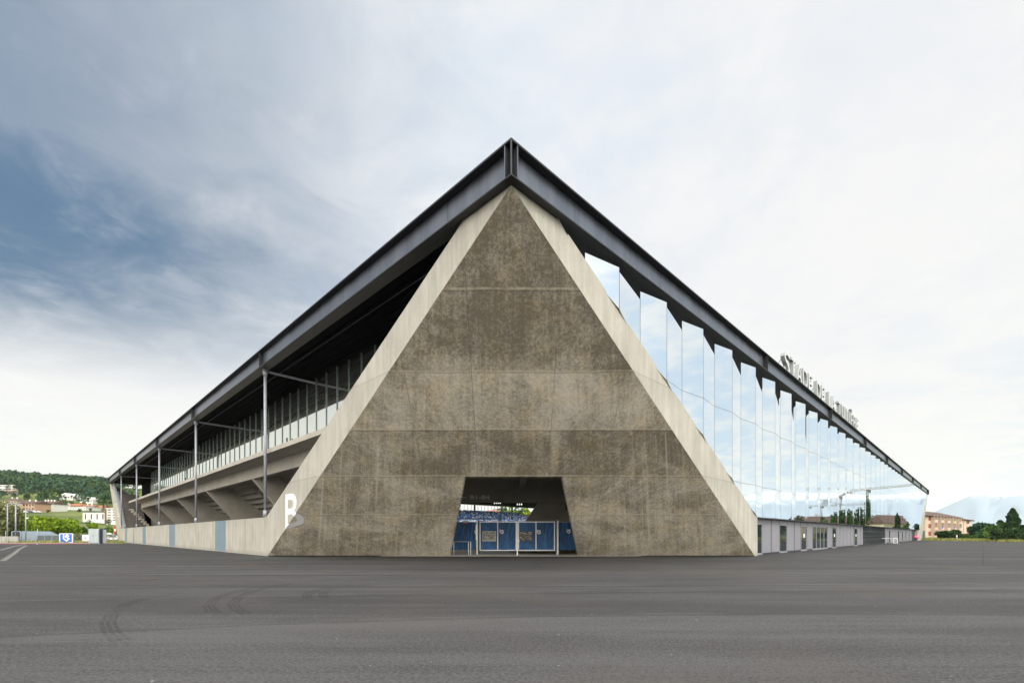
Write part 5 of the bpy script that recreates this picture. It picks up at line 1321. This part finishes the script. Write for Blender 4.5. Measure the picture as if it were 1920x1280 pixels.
# crowd barriers by the grid window
def barrier(x0, x1, ytop, ybot, label, rot=0.0):
    d = gd(ybot); k = d/F; L = (x1-x0)*k; h = (ybot-ytop)*k
    b = empty('crowd_barrier', ((x0-CX)*k, d, 0), rot, label, 'barrier', 'crowd barriers by the grid window')
    MB().tube((0, 0, 0.12), (0, 0, h), 0.05).tube((L, 0, 0.12), (L, 0, h), 0.05).tube((0, 0, h), (L, 0, h), 0.05).tube((0, 0, 0.2), (L, 0, 0.2), 0.04).build('frame', M['postwhite'], b)
    r = MB(); n = max(3, int(L/0.35))
    for i in range(1, n): r.tube((L*i/n, 0, 0.2), (L*i/n, 0, h), 0.022, n=5)
    r.build('bars', M['postwhite'], b)
    MB().box(-0.05, 0.05, -0.4, 0.4, 0, 0.12).box(L-0.05, L+0.05, -0.4, 0.4, 0, 0.12).build('feet', M['galv'], b)
    return b
barrier(1640, 1650.2, 1008.6, 1018.6, 'white crowd barrier, left one of the pair before the grid window', 0.1)
barrier(1675, 1683.2, 1008.4, 1019.4, 'white crowd barrier, right one of the pair joined by a long rail', 0.1)
rb = empty('barrier_rail', ((1650-CX)/F*86, 86, 0), math.radians(0), 'long thin white rail linking the two crowd barriers', 'rail')
MB().tube((0, 0, 0.98), (2.6, 0.5, 0.98), 0.04).build('rail', M['postwhite'], rb, True)
for X in (0.05, 1.3, 2.55): MB().tube((X, X*0.19, 0), (X, X*0.19, 0.96), 0.03).build('upright', M['postwhite'], rb)
# coloured padded banner by the far pier
d = 128; bn = empty('padded_banner', ((1711.5-CX)/F*d, d, 0), 0.3, 'magenta and yellow padded banner standing at the foot of the far white pier', 'banner')
M['magenta'] = plain('magenta_fabric', (0.62, 0.01, 0.22), 0.6); M['yellow'] = plain('yellow_fabric', (0.75, 0.55, 0.02), 0.6)
seg = [('magenta', 0, 0.62), ('white', 0.62, 0.70), ('magenta', 0.70, 1.12), ('yellow', 1.12, 1.42), ('magenta', 1.42, 1.75)]
for nm, a, b3 in seg: MB().tube((a, 0, 1.0), (b3, 0, 1.0), 0.42, n=16).build('cushion_segment', M[nm], bn, False)
for X in (0.2, 1.5): MB().box(X-0.04, X+0.04, -0.2, 0.2, 0, 0.6).build('leg', M['galv'], bn)

# ------------------------------------------------------------------ tower cranes (seen mirrored in the glass side)
M['crane'] = plain('weathered_crane_steel', (0.20, 0.17, 0.16), 0.6, 0.2, 0.15)
def crane(x, y, h, jib, back, rot, label):
    c = empty('tower_crane', (x, y, 0), rot, label, 'crane', 'tower cranes beyond the plaza')
    m = MB(); s = 0.9; n = int(h/3)
    for a, b3 in ((-s, -s), (s, -s), (s, s), (-s, s)): m.bar((a, b3, 0), (a, b3, h), 0.25, 0.25)
    for i in range(n):
        z = i*h/n; z2 = z+h/n; q = 1 if i % 2 else -1
        for p1, p2 in (((-s*q, -s, z), (s*q, -s, z2)), ((-s*q, s, z), (s*q, s, z2)), ((s, -s*q, z), (s, s*q, z2)), ((-s, -s*q, z), (-s, s*q, z2))): m.bar(p1, p2, 0.14, 0.14)
    m.build('mast', M['crane'], c)
    j = MB(); n = int((jib+back)/3)
    for a, z in ((-0.6, 0), (0.6, 0), (0, 1.4)): j.bar((-back, a, h+1+z), (jib, a, h+1+z), 0.2, 0.2)
    for i in range(n):
        a = -back+i*(jib+back)/n; b3 = a+(jib+back)/n/2; e3 = a+(jib+back)/n
        for y3 in (-0.6, 0.6): j.bar((a, y3, h+1), (b3, 0, h+2.4), 0.12, 0.12).bar((b3, 0, h+2.4), (e3, y3, h+1), 0.12, 0.12)
    j.build('jib', M['crane'], c)
    MB().box(-1.2, 1.2, -1.2, 1.2, h, h+1).box(0.9, 2.6, -1.9, -0.7, h-1.4, h+0.9).build('cab', M['crane'], c)
    MB().box(-back, -back+4, -0.9, 0.9, h-1.2, h+0.98).build('counterweight', M['hgrey'], c)
    return c
crane(418, 247, 38, 62, 18, 2.6, 'nearest and tallest-looking tower crane with long lattice jib, mirrored in the glass')
crane(455, 238, 35, 45, 14, 3.4, 'middle tower crane with shorter jib, mirrored left of the nearest one')
crane(592, 275, 34, 50, 14, 2.2, 'farthest small tower crane, mirrored low in the glass')

# ------------------------------------------------------------------ walking person
def person(x, d, h, rot, label, shirt, trousers):
    me = bpy.data.meshes.new('body_skel'); k = h/1.75
    J = {'pel': (0, 0, .95), 'che': (0, 0.01, 1.28), 'nek': (0, 0.0, 1.48), 'hd0': (0, -.02, 1.56), 'hd1': (0, -.02, 1.70), 'shl': (.18, 0, 1.42), 'shr': (-.18, 0, 1.42), 'ell': (.24, .10, 1.15), 'elr': (-.24, -.06, 1.15),
         'hal': (.24, .0, .92), 'har': (-.25, -.22, .95), 'hpl': (.09, 0, .92), 'hpr': (-.09, 0, .92), 'knl': (.10, -.16, .52), 'knr': (-.10, .06, .50), 'fol': (.10, -.20, .08), 'for_': (-.10, .34, .12), 'tol': (.11, -.36, .04), 'tor': (-.11, .24, .03)}
    R = {'pel': .15, 'che': .155, 'nek': .06, 'hd0': .095, 'hd1': .09, 'shl': .07, 'shr': .07, 'ell': .048, 'elr': .048, 'hal': .035, 'har': .035, 'hpl': .10, 'hpr': .10, 'knl': .065, 'knr': .065, 'fol': .045, 'for_': .045, 'tol': .035, 'tor': .035}
    nm = list(J); E = [('pel', 'che'), ('che', 'nek'), ('nek', 'hd0'), ('hd0', 'hd1'), ('che', 'shl'), ('che', 'shr'), ('shl', 'ell'), ('shr', 'elr'), ('ell', 'hal'), ('elr', 'har'), ('pel', 'hpl'), ('pel', 'hpr'), ('hpl', 'knl'), ('hpr', 'knr'), ('knl', 'fol'), ('knr', 'for_'), ('fol', 'tol'), ('for_', 'tor')]
    me.from_pydata([tuple(c*k for c in J[n_]) for n_ in nm], [(nm.index(a), nm.index(b3)) for a, b3 in E], [])
    o = bpy.data.objects.new('person', me); COL.objects.link(o)
    sk = o.modifiers.new('skin', 'SKIN'); su = o.modifiers.new('sub', 'SUBSURF'); su.levels = su.render_levels = 2
    for i, n_ in enumerate(nm): me.skin_vertices[0].data[i].radius = (R[n_]*k, R[n_]*k)
    me.skin_vertices[0].data[0].use_root = True
    dg = bpy.context.evaluated_depsgraph_get(); dg.update()
    m2 = bpy.data.meshes.new_from_object(o.evaluated_get(dg)); m2.name = 'person'
    bpy.data.objects.remove(o)
    for q in (M['skin'], shirt, trousers, M['hairm']): m2.materials.append(q)
    m2.update()
    for p in m2.polygons:
        c = p.center/k; p.use_smooth = True
        if c.z > 1.60 or (c.z > 1.52 and c.y > 0.02): p.material_index = 3
        elif c.z > 1.48: p.material_index = 0
        elif c.z > 0.94: p.material_index = 0 if (abs(c.x) > .20 and c.z < 1.12) else 1
        elif c.z > 0.10: p.material_index = 2
        else: p.material_index = 3
    o = bpy.data.objects.new('person', m2); COL.objects.link(o)
    o.location = ((x-CX)/F*d, d, 0); o.rotation_euler = (0, 0, rot); tag(o, label, 'person')
    return o
M['skin'] = plain('skin', (0.5, 0.3, 0.2), 0.6); M['hairm'] = plain('dark_hair', (0.03, 0.02, 0.015), 0.7)
M['trous'] = plain('beige_trousers', (0.40, 0.34, 0.28), 0.8)
person(1794, 121.0, 1.78, 0.5, 'person in a white shirt and beige trousers walking across the plaza edge', M['white'], M['trous'])

# ------------------------------------------------------------------ haze: one closed box of even, thin air
hm_ = bpy.data.materials.new('haze_air'); hm_.use_nodes = True; t = hm_.node_tree; t.nodes.clear(); n = N(t)
pv = n.n('ShaderNodeVolumePrincipled'); pv.inputs['Color'].default_value = (0.90, 0.95, 1.0, 1); pv.inputs['Density'].default_value = 0.00004; pv.inputs['Anisotropy'].default_value = 0.1
mo = n.n('ShaderNodeOutputMaterial'); t.links.new(pv.outputs[0], mo.inputs['Volume'])
o = MB().box(-16500, 16500, -6500, 16500, -8, 1290).build('haze', hm_); tag(o, 'thin even haze over the whole plaza and the far mountains', kind='stuff')
